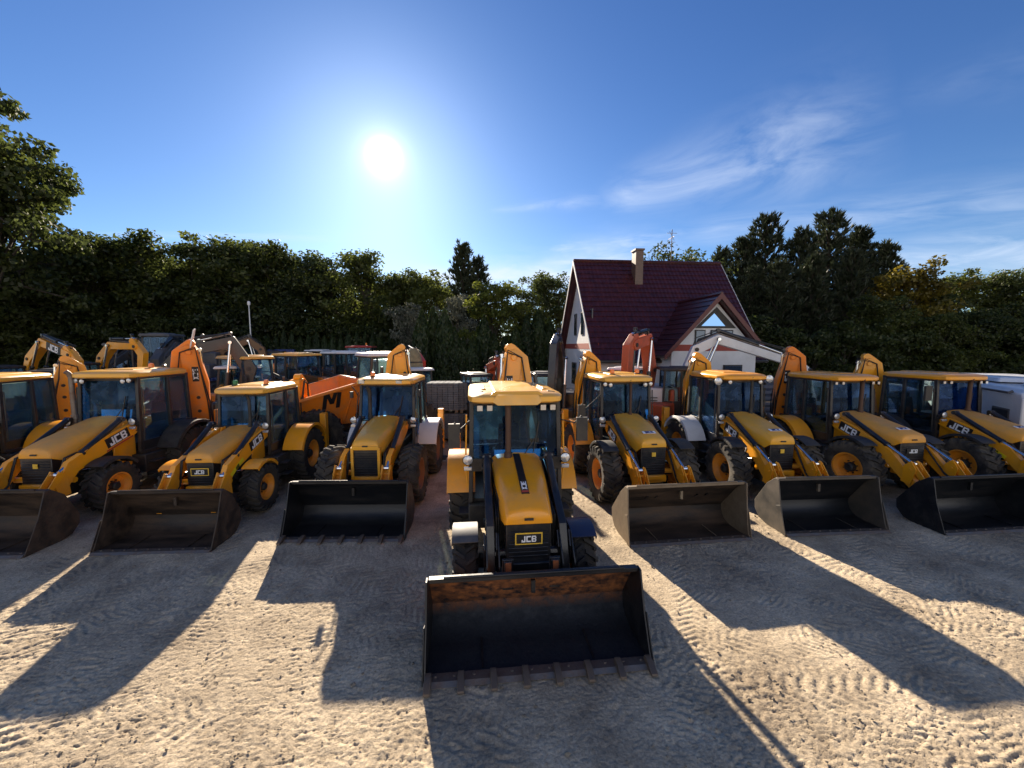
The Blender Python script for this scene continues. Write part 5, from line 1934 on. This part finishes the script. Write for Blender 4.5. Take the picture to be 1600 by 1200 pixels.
def pine(seed, H, cr_, base, lm, n_tuft=900, lsize=.34):
    r_ = np.random.default_rng(seed)
    t = MB()
    lx, ly = r_.normal(0, .02, 2)
    t.tube([(lx * z, ly * z, z) for z in np.linspace(0, H * .98, 7)], list(np.linspace(.02 * H, .003 * H, 7)), 8)
    cen, nrm, alo = [], [], []
    nb = 95
    for i in range(nb):
        f = (i + r_.random()) / nb
        z0 = H * (base + (1 - base) * f * .97)
        ln = cr_ * (1 - f) ** .62 * r_.uniform(.55, 1.15) + .35
        ang = i * 2.399
        up = .25 + .75 * f + r_.normal(0, .1)
        d_ = np.array([math.cos(ang), math.sin(ang), up])
        d_ /= np.linalg.norm(d_)
        p0 = np.array([lx * z0, ly * z0, z0])
        tip = p0 + d_ * ln + np.array([0, 0, .12 * ln])
        t.tube([tuple(p0), tuple((p0 + tip) / 2), tuple(tip)], [.005 * H, .003 * H, .001 * H], 4, False)
        nt = max(4, int(n_tuft / nb * (.5 + ln / cr_)))
        for q in range(nt):
            s_ = r_.uniform(.25, 1.02)
            p = p0 + (tip - p0) * s_ + r_.normal(0, .10 * ln + .06, 3)
            k = 9
            dd = d_ * .7 + np.array([0, 0, .55]) + r_.normal(0, .30, 3)
            dv = dd + r_.normal(0, .42, (k, 3))
            dv /= np.linalg.norm(dv, axis=1, keepdims=True)
            cen.append(p + dv * lsize * .6)
            alo.append(dv)
            nn = r_.normal(size=(k, 3))
            nn -= dv * np.sum(nn * dv, 1, keepdims=True)
            nrm.append(nn / np.linalg.norm(nn, axis=1, keepdims=True))
    trunk = t.mesh('trunk', M_bark, 60)
    cen, nrm, alo = map(np.concatenate, (cen, nrm, alo))
    size = lsize * r_.uniform(.6, 1.2, len(cen))
    return trunk, quads_mesh('crown', cen, nrm, size, .17, lm, along=alo)


def thuja(seed, H, rad, lm, n=5200, lsize=.11):
    r_ = np.random.default_rng(seed)
    t = MB().tube([(0, 0, 0), (0, 0, H * .9)], [.07, .015], 6)
    trunk = t.mesh('trunk', M_bark, 60)
    f = r_.random(n) ** .8
    z = H * (.02 + .98 * f)
    env = rad * np.clip((1 - f) / .30, 0, 1) ** .75 * (.82 + .18 * np.sin(f * 3))
    a = r_.random(n) * 2 * np.pi
    lump = 1 + .10 * np.sin(a * 5 + z * 2.3 + seed) + .07 * np.sin(a * 9 - z * 4)
    rr = env * lump * (1 - .28 * r_.random(n) ** 2)
    cen = np.stack([rr * np.cos(a), rr * np.sin(a), z], 1)
    nrm = np.stack([np.cos(a), np.sin(a), np.full(n, .15)], 1) + r_.normal(0, .45, (n, 3))
    nrm /= np.linalg.norm(nrm, axis=1, keepdims=True)
    alo = np.stack([.25 * np.cos(a), .25 * np.sin(a), np.ones(n)], 1) + r_.normal(0, .25, (n, 3))
    size = lsize * r_.uniform(.7, 1.5, n)
    return trunk, quads_mesh('crown', cen, nrm, size, .38, lm, along=alo)


def put_tree(proto, name, X, Y, s, label, cat, group, rz=None, sz=None, z=None):
    o = empty(name, (X, Y, (gz(X, Y) if z is None else z)), random.uniform(0, 6.28) if rz is None else rz, label, cat, group)
    o.scale = (s, s, s if sz is None else sz)
    link('trunk', proto[0], o)
    link('crown', proto[1], o)
    return o

# ================================================================== the place
random.seed(11)
house()

# ------------------------------------------------------------------ the row of backhoe loaders
backhoe(.16, 5.62, 6.0, 'backhoe loader parked ahead of the row, with rusty toothed bucket and black striped hood',
        reach=1.57, W=2.56, bh=.90, opn=.40, bm=M_buck_rust, bsm=M_buck_blk, teeth=8, front='small', cab_h=2.72, nose=1.48, hoodz=1.82, nose_w=.325, hood_w=.43,
        hoodm=M_yel, side_yel=False, bumper_yel=False, armm=M_blk, crankm=M_blk, arm_x=.50, top_text='stripe', badge='plate', roof_style='ribbed', lights='square',
        mirrors=[(-1.02, 2.15), (1.12, 2.22)], cab_end=2.70, brow=.28, exhaust=(-.14, .80, .05, M_brown, .0), ffm=(M_grey, M_navy), railm=M_yel, hoe_x=-.05, hoe_top=3.35, hoe_roll=-5,
        hoe_text=('3CX', 'right'), cab_w=.76, hood_side=1.20, hoe_yaw=-80, reflectors=True)
backhoe(-9.72, 8.50, 1.5, 'backhoe loader left in the row with dusty hood and steel exhaust beside its windscreen',
        reach=1.95, W=2.5, bm=M_buck_brn, front='mid', cab_h=2.80, nose=1.50, hoodz=1.88, nose_w=.33, hood_w=.43, hoodm=M_yel_dusty, badge='square', side_text=1,
        side_stripe=True, lights='round', beacons=[(.25, 1.9, M_amber)], exhaust=(-.66, .84, .05, M_steel, .12), rfm=M_dark, hoe_x=.55, hoe_top=3.4, hoe_roll=-9,
        hoe_text=('3CX', 'left'), hoe_w=1.25, rods=True, cab_w=.68, scale=1.03, hoem=M_org, arm_x=.58, hoe_yaw=122)
backhoe(-6.42, 8.50, 3, 'smaller backhoe loader with one green and one amber lamp on its pale roof',
        reach=1.88, W=2.05, bm=M_buck_brn, front='mid', cab_h=2.56, nose=1.47, hoodz=1.76, nose_w=.29, hood_w=.39, hoodm=M_yel_dusty, badge='plate', side_text=1,
        lights='none', beacons=[(-.35, 1.3, M_green), (.35, 1.4, M_amber)], exhaust=(.22, .86, .035, M_dark, -.05), hoe_top=2.5, hoe_x=.1,
        cab_w=.60, arm_mark=1, front_fenders=True, ffm=M_yel, scale=.98, arm_x=.52)
backhoe(-3.20, 9.05, 1.0, 'backhoe loader with tall bare radiator grille, white rear fenders and toothed dark bucket',
        reach=1.95, W=2.3, bm=M_buck_blk, bsm=M_buck_blk, teeth=7, front='big', cab_h=2.68, nose=1.58, hoodz=1.86, nose_w=.31, hood_w=.38, hoodm=M_yel_fade,
        badge='none', grille_frame=True, lights='recess', beacons=[(-.38, 1.2, M_amber)], exhaust=(-.34, .80, .045, M_dark, -.1), rfm=M_white, rim=mat('brown_rim_paint', (.22, .10, .05), .7),
        tyre=M_tyre_mud, mirrors=[(-.82, 2.40), (.86, 2.45)], front_fenders=False, mirror_s=.40, hoe_x=.1, hoe_top=3.35, hoe_yaw=100, lean=.22, cab_w=.70, arm_x=.50)
backhoe(3.05, 9.15, 7.0, 'backhoe loader with two amber roof lamps and worn brown bucket, next to the front one',
        reach=2.14, W=2.38, bm=M_buck_brn, bh=1.0, opn=.20, front='big', cab_h=2.74, nose=1.60, hoodz=1.90, nose_w=.31, hood_w=.40, hoodm=M_yel_fade, badge='square', side_text=-1,
        top_text='plate', lights='round', beacons=[(-.30, 1.2, M_amber), (.42, 1.3, M_amber)], exhaust=(.06, .84, .035, M_brown, .02), tyre=M_tyre_mud,
        mirrors=[(-1.2, 1.95)], hoe_x=-.60, hoe_top=3.15, hoe_roll=3, hoe_text=('3CX', 'right'), cab_w=.66, hoe_yaw=-82, arm_x=.50,
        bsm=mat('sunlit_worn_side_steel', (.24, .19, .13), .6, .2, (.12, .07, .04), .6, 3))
backhoe(6.15, 9.50, 4.0, 'backhoe loader with two large round lamps at its roof corners and white rear fender',
        reach=2.12, W=2.12, bm=M_buck_blk, bh=.98, opn=.30, front='big', cab_h=2.76, nose=1.58, hoodz=1.88, nose_w=.31, hood_w=.40, hoodm=M_yel_fade, badge='square', side_text=-1,
        top_text='plate', lights='big', exhaust=(.20, .84, .035, M_dark, .04), rfm=M_white, arm_text=(-1, '9'), tyre=M_tyre_mud, hoe_x=-.30, hoe_top=3.1, hoe_roll=4,
        hoe_text=('3CX', 'right'), hoem=M_yel, bsm=mat('dusty_dark_side_steel', (.06, .055, .05), .5, .2, (.15, .12, .09), .7, 3), roofm=M_yel, cab_w=.62, arm_x=.50, hoe_yaw=-100)
backhoe(9.28, 9.65, 6.0, 'backhoe loader with yellow rear fender and small square lamps, second from the right end',
        reach=2.2, W=2.4, bm=M_buck_blk, bh=.98, opn=.30, front='big', cab_h=2.72, nose=1.58, hoodz=1.88, nose_w=.34, hood_w=.43, hoodm=M_yel_dusty, badge='white', side_text=-1,
        top_text='plate', lights='small', exhaust=(.12, .84, .05, M_brown, .0), rfm=M_yel, tyre=M_tyre_mud, hoe_x=-.30, hoe_top=3.3, hoe_roll=6,
        hoe_text=('JCB', 'right'), hoem=M_org, steer=8, roofm=M_yel, cab_w=.63, arm_x=.52, hoe_yaw=-112)
backhoe(12.35, 9.85, 4.0, 'rightmost backhoe loader beside the white camper, with striped warning tape on its arm',
        reach=2.1, W=2.3, bm=M_buck_blk, front='big', cab_h=2.72, nose=1.58, hoodz=1.88, nose_w=.34, hood_w=.43, hoodm=M_yel_dusty, badge='white', side_text=-1,
        top_text='plate', lights='small', exhaust=(.12, .84, .05, M_brown, .0), rfm=M_dark, tyre=M_tyre_mud, hoe_x=-.75, hoe_top=3.05, hoe_roll=0, arm_mark=-1,
        mirrors=[(-1.05, 2.35)], roofm=M_yel, hoe_text=('3CX', 'right'), cab_w=.65, arm_x=.52, hoe_yaw=-112)
backhoe(-12.9, 8.5, 13, 'backhoe loader cut off by the left edge, dark cab posts and dusty yellow hood',
        reach=1.9, W=2.3, bm=M_buck_brn, front='mid', cab_h=2.76, nose=1.45, hoodz=1.84, nose_w=.38, hood_w=.46, hoodm=M_yel_dusty, badge='plate', side_text=1, lights='round',
        exhaust=(.3, .84, .04, M_dark, 0), hoe_top=3.0, hoe_yaw=-50)

# ------------------------------------------------------------------ machines behind the row
EG = 'excavators parked behind the row'
B1 = [(-.2, 1.3), (-1.1, 3.0), (-2.2, 3.75), (-4.2, 3.2)]
W1 = [.28, .40, .38, .27]
S1 = [(-3.9, 3.45), (-4.5, 2.9), (-4.3, 1.5), (-4.0, .9)]
SW = [.3, .4, .3, .22]
excavator(-22.6, 18.2, 72, 'excavator with white lettered boom between two others at the far left back', M_yel, B1, W1, S1, SW,
          text=((-2.2, 3.75), (-4.2, 3.2), -1, .40), group=EG, scale=.98)
excavator(-20.6, 19.4, 76, 'excavator with short curved yellow boom, right of the lettered one at the back', M_yel,
          [(-.2, 1.3), (-.9, 2.9), (-1.6, 3.5), (-3.2, 3.45)], W1, [(-3.0, 3.7), (-3.5, 3.1), (-3.3, 1.9), (-3.0, 1.2)], SW, group=EG, scale=1.0)
excavator(-21.5, 15.6, 60, 'small dusty excavator with upright stick at the left edge', M_yel_dusty, [(-.2, 1.2), (-.8, 2.6), (-1.5, 3.2), (-2.6, 3.0)], W1,
          [(-2.5, 3.4), (-3.0, 3.0), (-2.9, 1.6), (-2.6, .9)], SW, group=EG, scale=1.0)
excavator(-15.2, 14.2, 30, 'dark cabbed excavator behind the two leftmost backhoe loaders', M_yel, [(-.2, 1.2), (-.8, 2.3), (-1.4, 2.6), (-2.4, 2.2)], W1,
          [(-2.2, 2.4), (-2.6, 2.1), (-2.5, 1.2), (-2.3, .7)], SW, group=EG, scale=1.05)
excavator(-19.6, 24.0, 20, 'pale grey excavator with tall grey cab beyond the left machines', M_grey, [(-.2, 1.3), (-.7, 2.1), (-1.3, 2.2), (-2.2, 1.8)], W1,
          [(-2.1, 2.0), (-2.5, 1.7), (-2.4, 1.0), (-2.2, .5)], SW, group=EG, scale=1.5, cabm=M_grey)
excavator(-22.5, 24.5, 10, 'grey excavator at the back whose low cab has pale blue glass', M_grey, [(-.2, 1.3), (-.7, 2.1), (-1.3, 2.2), (-2.2, 1.8)], W1,
          [(-2.1, 2.0), (-2.5, 1.7), (-2.4, 1.0), (-2.2, .5)], SW, group=EG, scale=1.3, cabm=M_grey)
# dark handler with raised arm
excavator(-10.2, 15.2, -62, 'black excavator with glossy dark boom bent over the pale roofed machines', M_blk, [(-.2, 1.2), (.1, 2.6), (-.4, 3.55), (-1.5, 3.3)], [.36, .5, .5, .36],
          [(-1.3, 3.5), (-1.8, 3.2), (-2.6, 2.2), (-3.0, 1.6)], [.3, .4, .34, .26], group=EG, scale=1.05, cabroof=M_white)
excavator(-15.6, 26.0, -75, 'small brown excavator with bent boom in front of the blue container', M_org, [(-.2, 1.2), (-.6, 2.8), (-1.2, 3.3), (-2.4, 2.8)], W1,
          [(-2.3, 3.0), (-2.7, 2.6), (-2.6, 1.6), (-2.4, 1.0)], SW, group=EG, scale=1.1, booms=mat('brown_paint', (.20, .10, .04), .5))
container(-20.0, 31.0, 8, 6.6, 2.5, 2.9, M_blue, 'blue corrugated shipping container at the back below the trees')
lamp_pole(-17.0, 26.0, 5.9, 'thin grey metal pole rising before the blue container')

telehandler(-10.0, 16.2, 62, 'telehandler with pale roof, nearest and leftmost of the three behind the row', M_org, scale=1.20, cabx=-.5)
telehandler(-9.3, 18.6, 62, 'telehandler between two others behind the row', M_org, scale=1.20, roofm=M_roof)
telehandler(-8.0, 20.6, 66, 'telehandler with red-tipped arm, farthest right of the three', M_org, scale=1.2, roofm=M_white, tipm=M_red)
tractor(-10.1, 26.0, 8, 'farm tractor with red rimmed white roof at the foot of the dark trees', M_red, M_red, 1.12)
tractor(-14.4, 28.5, -10, 'farm tractor with plain white roof far behind the telehandlers', M_navy, M_white, 1.0, beacon=False)
dumper(-6.0, 13.7, -52, 'orange site dumper with a black letter M on its skip', M_org, mark=True, scale=1.28)
dumper(-5.1, 16.2, -58, 'orange site dumper without lettering behind the lettered one', M_org, scale=1.0)
covered(-4.25, 17.2, 'tall object wrapped in a tan tarpaulin between the machines')
excavator(-5.6, 19.6, 40, 'small dark red excavator left of the tarpaulin wrapped object', M_red, [(-.2, 1.2), (-.6, 2.5), (-1.1, 2.95), (-2.0, 2.7)], W1,
          [(-1.9, 2.9), (-2.3, 2.6), (-2.2, 1.6), (-2.0, 1.0)], SW, group=EG, scale=1.05, cabroof=M_white)
block_pallet(-2.62, 15.2, gz(0, 15.2), 3, 'pallet of grey paving blocks on the ground, left one', 11, 1)
block_pallet(-1.40, 15.3, gz(0, 15.3), -3, 'pallet of grey paving blocks on the ground, right one', 11, 2)
block_pallet(-2.60, 15.2, gz(0, 15.2) + 1.08, 1, 'pallet of grey paving blocks stacked on the left one', 12, 3)
block_pallet(-1.42, 15.3, gz(0, 15.3) + 1.08, 2, 'pallet of grey paving blocks stacked on the right one', 12, 4)
excavator(-.95, 15.6, 25, 'small red and black excavator right of the paving block pallets', M_redorange, [(-.2, 1.1), (-.1, 2.2), (-.3, 2.9), (-1.1, 3.1)], [.26, .34, .34, .24],
          [(-1.0, 3.25), (-1.4, 3.0), (-1.4, 2.0), (-1.3, 1.5)], [.2, .28, .22, .16], group=EG, scale=.95, cabm=M_frame)
toilet(.35, 20.5, 'dark blue portable cabin behind the front backhoe loader')
tank(.95, 16.0, 'beige plastic storage tank on a stand right of the blue cabin')
excavator(1.75, 14.2, -20, 'black excavator with upright boom and bundled hoses left of the house', M_blk, [(-.3, 1.2), (-.1, 2.4), (-.15, 3.2), (-.6, 3.75)], [.34, .45, .42, .34],
          [(-.5, 3.9), (-1.0, 3.6), (-1.3, 2.4), (-1.2, 1.4)], [.3, .36, .3, .22], group=EG, scale=1.0)
excavator(5.1, 14.9, -42, 'red-orange excavator with folded boom before the dark roof', M_redorange, [(-.2, 1.2), (.2, 2.6), (-.2, 3.7), (-1.3, 3.5)], [.36, .5, .46, .36],
          [(-1.2, 3.75), (-1.6, 3.4), (-1.75, 2.0), (-1.6, 1.2)], [.3, .4, .32, .24], group=EG, scale=1.04, cabroof=M_white)
excavator(6.0, 15.2, 78, 'white excavator with long white boom reaching right below the house gable', M_white, [(-.1, 1.2), (-.9, 3.3), (-1.6, 3.66), (-4.0, 2.85)], [.30, .36, .34, .24],
          [(-3.8, 3.0), (-4.3, 2.6), (-4.6, 1.6), (-4.4, .9)], [.34, .42, .34, .26], group=EG, scale=1.05)
slatted(9.35, 14.3, 6, 'tall blue grey slatted crate standing under the white boom')
van(14.2, 15.8, 12, 'white van glimpsed between the two rightmost backhoe loaders')
camper(15.6, 12.3, -28, 'white camper van with dark side window at the right edge')

# ------------------------------------------------------------------ trees
L_dark = leaf_mat('dark_green_leaves', (.014, .024, .009), (.085, .105, .024), .52, .35)
L_mid = leaf_mat('mid_green_leaves', (.018, .030, .010), (.125, .145, .027), .55, .35)
L_yel = leaf_mat('yellow_green_leaves', (.05, .07, .014), (.20, .22, .028), .5, .4)
L_pine = leaf_mat('pine_needles', (.010, .018, .010), (.050, .062, .030), .28, .3)
L_thuja = leaf_mat('thuja_foliage', (.011, .022, .009), (.050, .080, .022), .35, .5)
L_autumn = leaf_mat('turning_leaves', (.03, .04, .010), (.24, .18, .02), .45, .35)
L_grey = leaf_mat('silvery_leaves', (.08, .09, .06), (.32, .32, .22), .45, .5)
pr_b = [broadleaf(101, 12, 4.2, .16, L_mid, 13000, .17), broadleaf(102, 12, 3.9, .12, L_dark, 13000, .16), broadleaf(103, 12, 4.6, .18, L_mid, 13000, .17, 1.3),
        broadleaf(104, 12, 3.6, .14, L_dark, 12000, .15, .9)]
pr_y = broadleaf(105, 9, 2.6, .08, L_yel, 11000, .13, 1.1)
pr_a = broadleaf(106, 9, 2.9, .10, L_autumn, 10000, .15, 1.1)
pr_s = broadleaf(107, 8, 2.6, .12, L_grey, 9000, .12, 1.0)
pr_tall = broadleaf(108, 20, 6.4, .22, L_dark, 34000, .21, 1.5, .8)
pr_airy = broadleaf(109, 11, 2.4, .35, L_dark, 3000, .14, .7)
pr_p = [pine(201, 13, 3.0, .12, L_pine), pine(202, 13, 3.5, .10, L_pine), pine(203, 13, 2.6, .14, L_pine)]
pr_t = [thuja(301, 6, .62, L_thuja), thuja(302, 6, .55, L_thuja), thuja(303, 6, .70, L_thuja)]
pr_bush = broadleaf(110, 5, 2.6, .02, L_dark, 9000, .13, 1.2)


def at(px, Yd):
    return (px - 800) / F_PX * Yd


ORD = ['first', 'second', 'third', 'fourth', 'fifth', 'sixth', 'seventh', 'eighth', 'ninth', 'tenth', 'eleventh', 'twelfth', 'thirteenth', 'fourteenth', 'fifteenth',
       'sixteenth', 'seventeenth', 'eighteenth', 'nineteenth', 'twentieth']
rt = random.Random(4)
put_tree(pr_tall, 'tall_tree', -35.6, 26.0, .84, 'tallest tree, dark layered crown rising against the sky at the left edge', 'tree', None, 1.0, 1.0)
# front line of leafy trees, (pixel column, distance, top height)
line = [(-60, 31, 11.5), (40, 33, 12.0), (118, 34, 12.6), (180, 36, 13.4), (245, 37, 13.0), (305, 38, 13.2), (352, 38, 13.8), (405, 38, 12.9), (455, 38, 12.4), (505, 38, 11.8),
        (565, 37, 12.0), (628, 38, 10.2), (672, 38, 10.0)]
for i, (px, Yd, ht) in enumerate(line):
    p = pr_b[i % 4]
    put_tree(p, 'broadleaf_tree', at(px, Yd), Yd + rt.uniform(-1, 1), ht / 12.0,
             '%s broadleaf tree from the left in the front line of the left wood' % ORD[i], 'tree', 'broadleaf trees in the front line of the left wood', i * 1.3, ht / 12 * .92)
for i in range(16):
    Yd = 45 + rt.uniform(-2, 2)
    px = -40 + i * 49
    put_tree(pr_b[(i * 3 + 1) % 4], 'broadleaf_tree', at(px, Yd), Yd, (rt.uniform(11.0, 13.0) if px < 480 else rt.uniform(8.5, 10.5)) / 12.0,
             '%s broadleaf tree from the left in the half hidden back line of the wood' % ORD[i], 'tree', 'half hidden broadleaf trees behind the front line', i * 2.1)
for i in range(16):
    px = -30 + i * 43
    Yd = 33 + rt.uniform(-1, 1)
    put_tree(pr_bush, 'undergrowth_bush', at(px, Yd), Yd, rt.uniform(.9, 1.2), '%s dark bush from the left under the trees behind the parked machines' % ORD[i], 'bush',
             'dark bushes along the foot of the left wood', i * 1.7)
put_tree(pr_p[2], 'pine_tree', at(726, 40), 40, .98, 'dark upright conifer rising left of the yellow-green tree', 'tree', None, .4)
put_tree(pr_p[0], 'pine_tree', at(750, 41), 41, .90, 'dark conifer just right of the upright one', 'tree', None, 2.4)
put_tree(pr_y, 'weeping_tree', at(775, 30), 30, .86, 'yellow-green tree with drooping sunlit edge left of the house', 'tree', None, 1.0)
put_tree(pr_b[1], 'broadleaf_tree', at(822, 33), 33, .62, 'small dark tree right of the yellow-green tree', 'tree', None, 1.0)
put_tree(pr_b[3], 'broadleaf_tree', at(853, 36), 36, .76, 'tree touching the left side of the house roof', 'tree', None, 2.0)
put_tree(pr_airy, 'young_tree', at(878, 36), 36, .84, 'thin airy tree at the left corner of the house roof', 'tree', None, 3.0)
put_tree(pr_s, 'silvery_shrub', at(640, 30), 30, .74, 'pale speckled shrub tree left of the tall thujas', 'tree', None, 1.0)
put_tree(pr_s, 'silvery_shrub', at(706, 33), 33, .86, 'pale speckled tree just behind the tall thujas', 'tree', None, 2.2)
tops = [(661, 487, 24, .9), (678, 482, 24.5, 1.0), (696, 486, 24, .9), (711, 513, 24, .8), (724, 528, 24, .8), (738, 527, 24, .8), (757, 494, 25, .95), (772, 522, 25, .9),
        (789, 527, 25, .85), (806, 512, 25, .9), (823, 494, 25.5, .95), (841, 485, 26, 1.0), (858, 498, 26, .95)]
for i, (px, py, Yd, wd) in enumerate(tops):
    ht = H_CAM + (542 - py) / F_PX * Yd - gz(0, Yd)
    put_tree(pr_t[i % 3], 'thuja', at(px, Yd), Yd, wd, '%s thuja from the left in the tall row left of the house' % ORD[i], 'thuja', 'tall narrow thujas left of the house', i * 1.1, ht / 6.0)
for i in range(20):
    px = 408 + i * 12.6
    Yd = 31
    ht = H_CAM + (542 - rt.uniform(516, 526)) / F_PX * Yd - gz(0, Yd)
    put_tree(pr_t[i % 3], 'thuja', at(px, Yd), Yd, .62, '%s thuja from the left in the low hedge behind the telehandlers' % ORD[i], 'thuja', 'low hedge of pointed thujas', i * 1.3, ht / 6.0)
# behind and right of the house
for i, (px, Yd, s_) in enumerate(((1025, 32, .98), (1050, 33, .93), (1072, 32, .95))):
    put_tree(pr_airy, 'young_tree', at(px, Yd), Yd, s_, ('leafy top showing above the roof by the antenna', 'second leafy top above the roof, right of the antenna',
             'leafy top nearest the right end of the roof ridge')[i], 'tree', None, i * 1.0)
pines = [(1112, 33, .83, 0), (1150, 33, .90, 2), (1192, 33, 1.02, 1), (1232, 32, .92, 0), (1282, 33, 1.06, 1), (1330, 33, .96, 2), (1362, 33, .86, 0), (1165, 28, .66, 1), (1215, 27, .68, 0),
         (1262, 27, .70, 2), (1310, 28, .74, 1)]
for i, (px, Yd, s_, k) in enumerate(pines):
    nm = ('%s pine from the left in the tall back group right of the house' % ORD[i]) if i < 7 else ('%s pine from the left in the lower front group right of the house' % ORD[i - 7])
    put_tree(pr_p[k], 'pine_tree', at(px, Yd), Yd, s_, nm, 'pine', 'pines right of the house', i * 1.9)
put_tree(pr_a, 'maple_tree', at(1408, 27), 27, .88, 'tree with golden turning leaves right of the pines', 'tree', None, .5)
put_tree(pr_b[0], 'broadleaf_tree', at(1372, 25), 25, .50, 'dark green tree below the golden one', 'tree', None, 2.5)
rl = [(1440, 27, .56), (1490, 30, .68), (1545, 30, .70), (1600, 30, .71), (1660, 30, .72), (1465, 24, .42), (1530, 24, .45), (1590, 24, .46), (1650, 24, .5)]
for i, (px, Yd, s_) in enumerate(rl):
    nm = '%s round-topped tree from the left at the right edge' % ORD[i] if i < 5 else '%s dark bushy tree from the left above the camper' % ORD[i - 5]
    put_tree(pr_b[(i + 1) % 4], 'broadleaf_tree', at(px, Yd), Yd, s_, nm, 'tree', 'dark trees at the right side', i * 2.2)
for i in range(12):
    px = 1070 + i * 50
    Yd = 24 + rt.uniform(-.7, .7) + (1 if i < 3 else 0)
    put_tree(pr_bush, 'undergrowth_bush', at(px, Yd), Yd, rt.uniform(.75, .95), '%s dark bush from the left at the foot of the trees right of the house' % ORD[i], 'bush', 'dark bushes right of the house', i * 1.7)
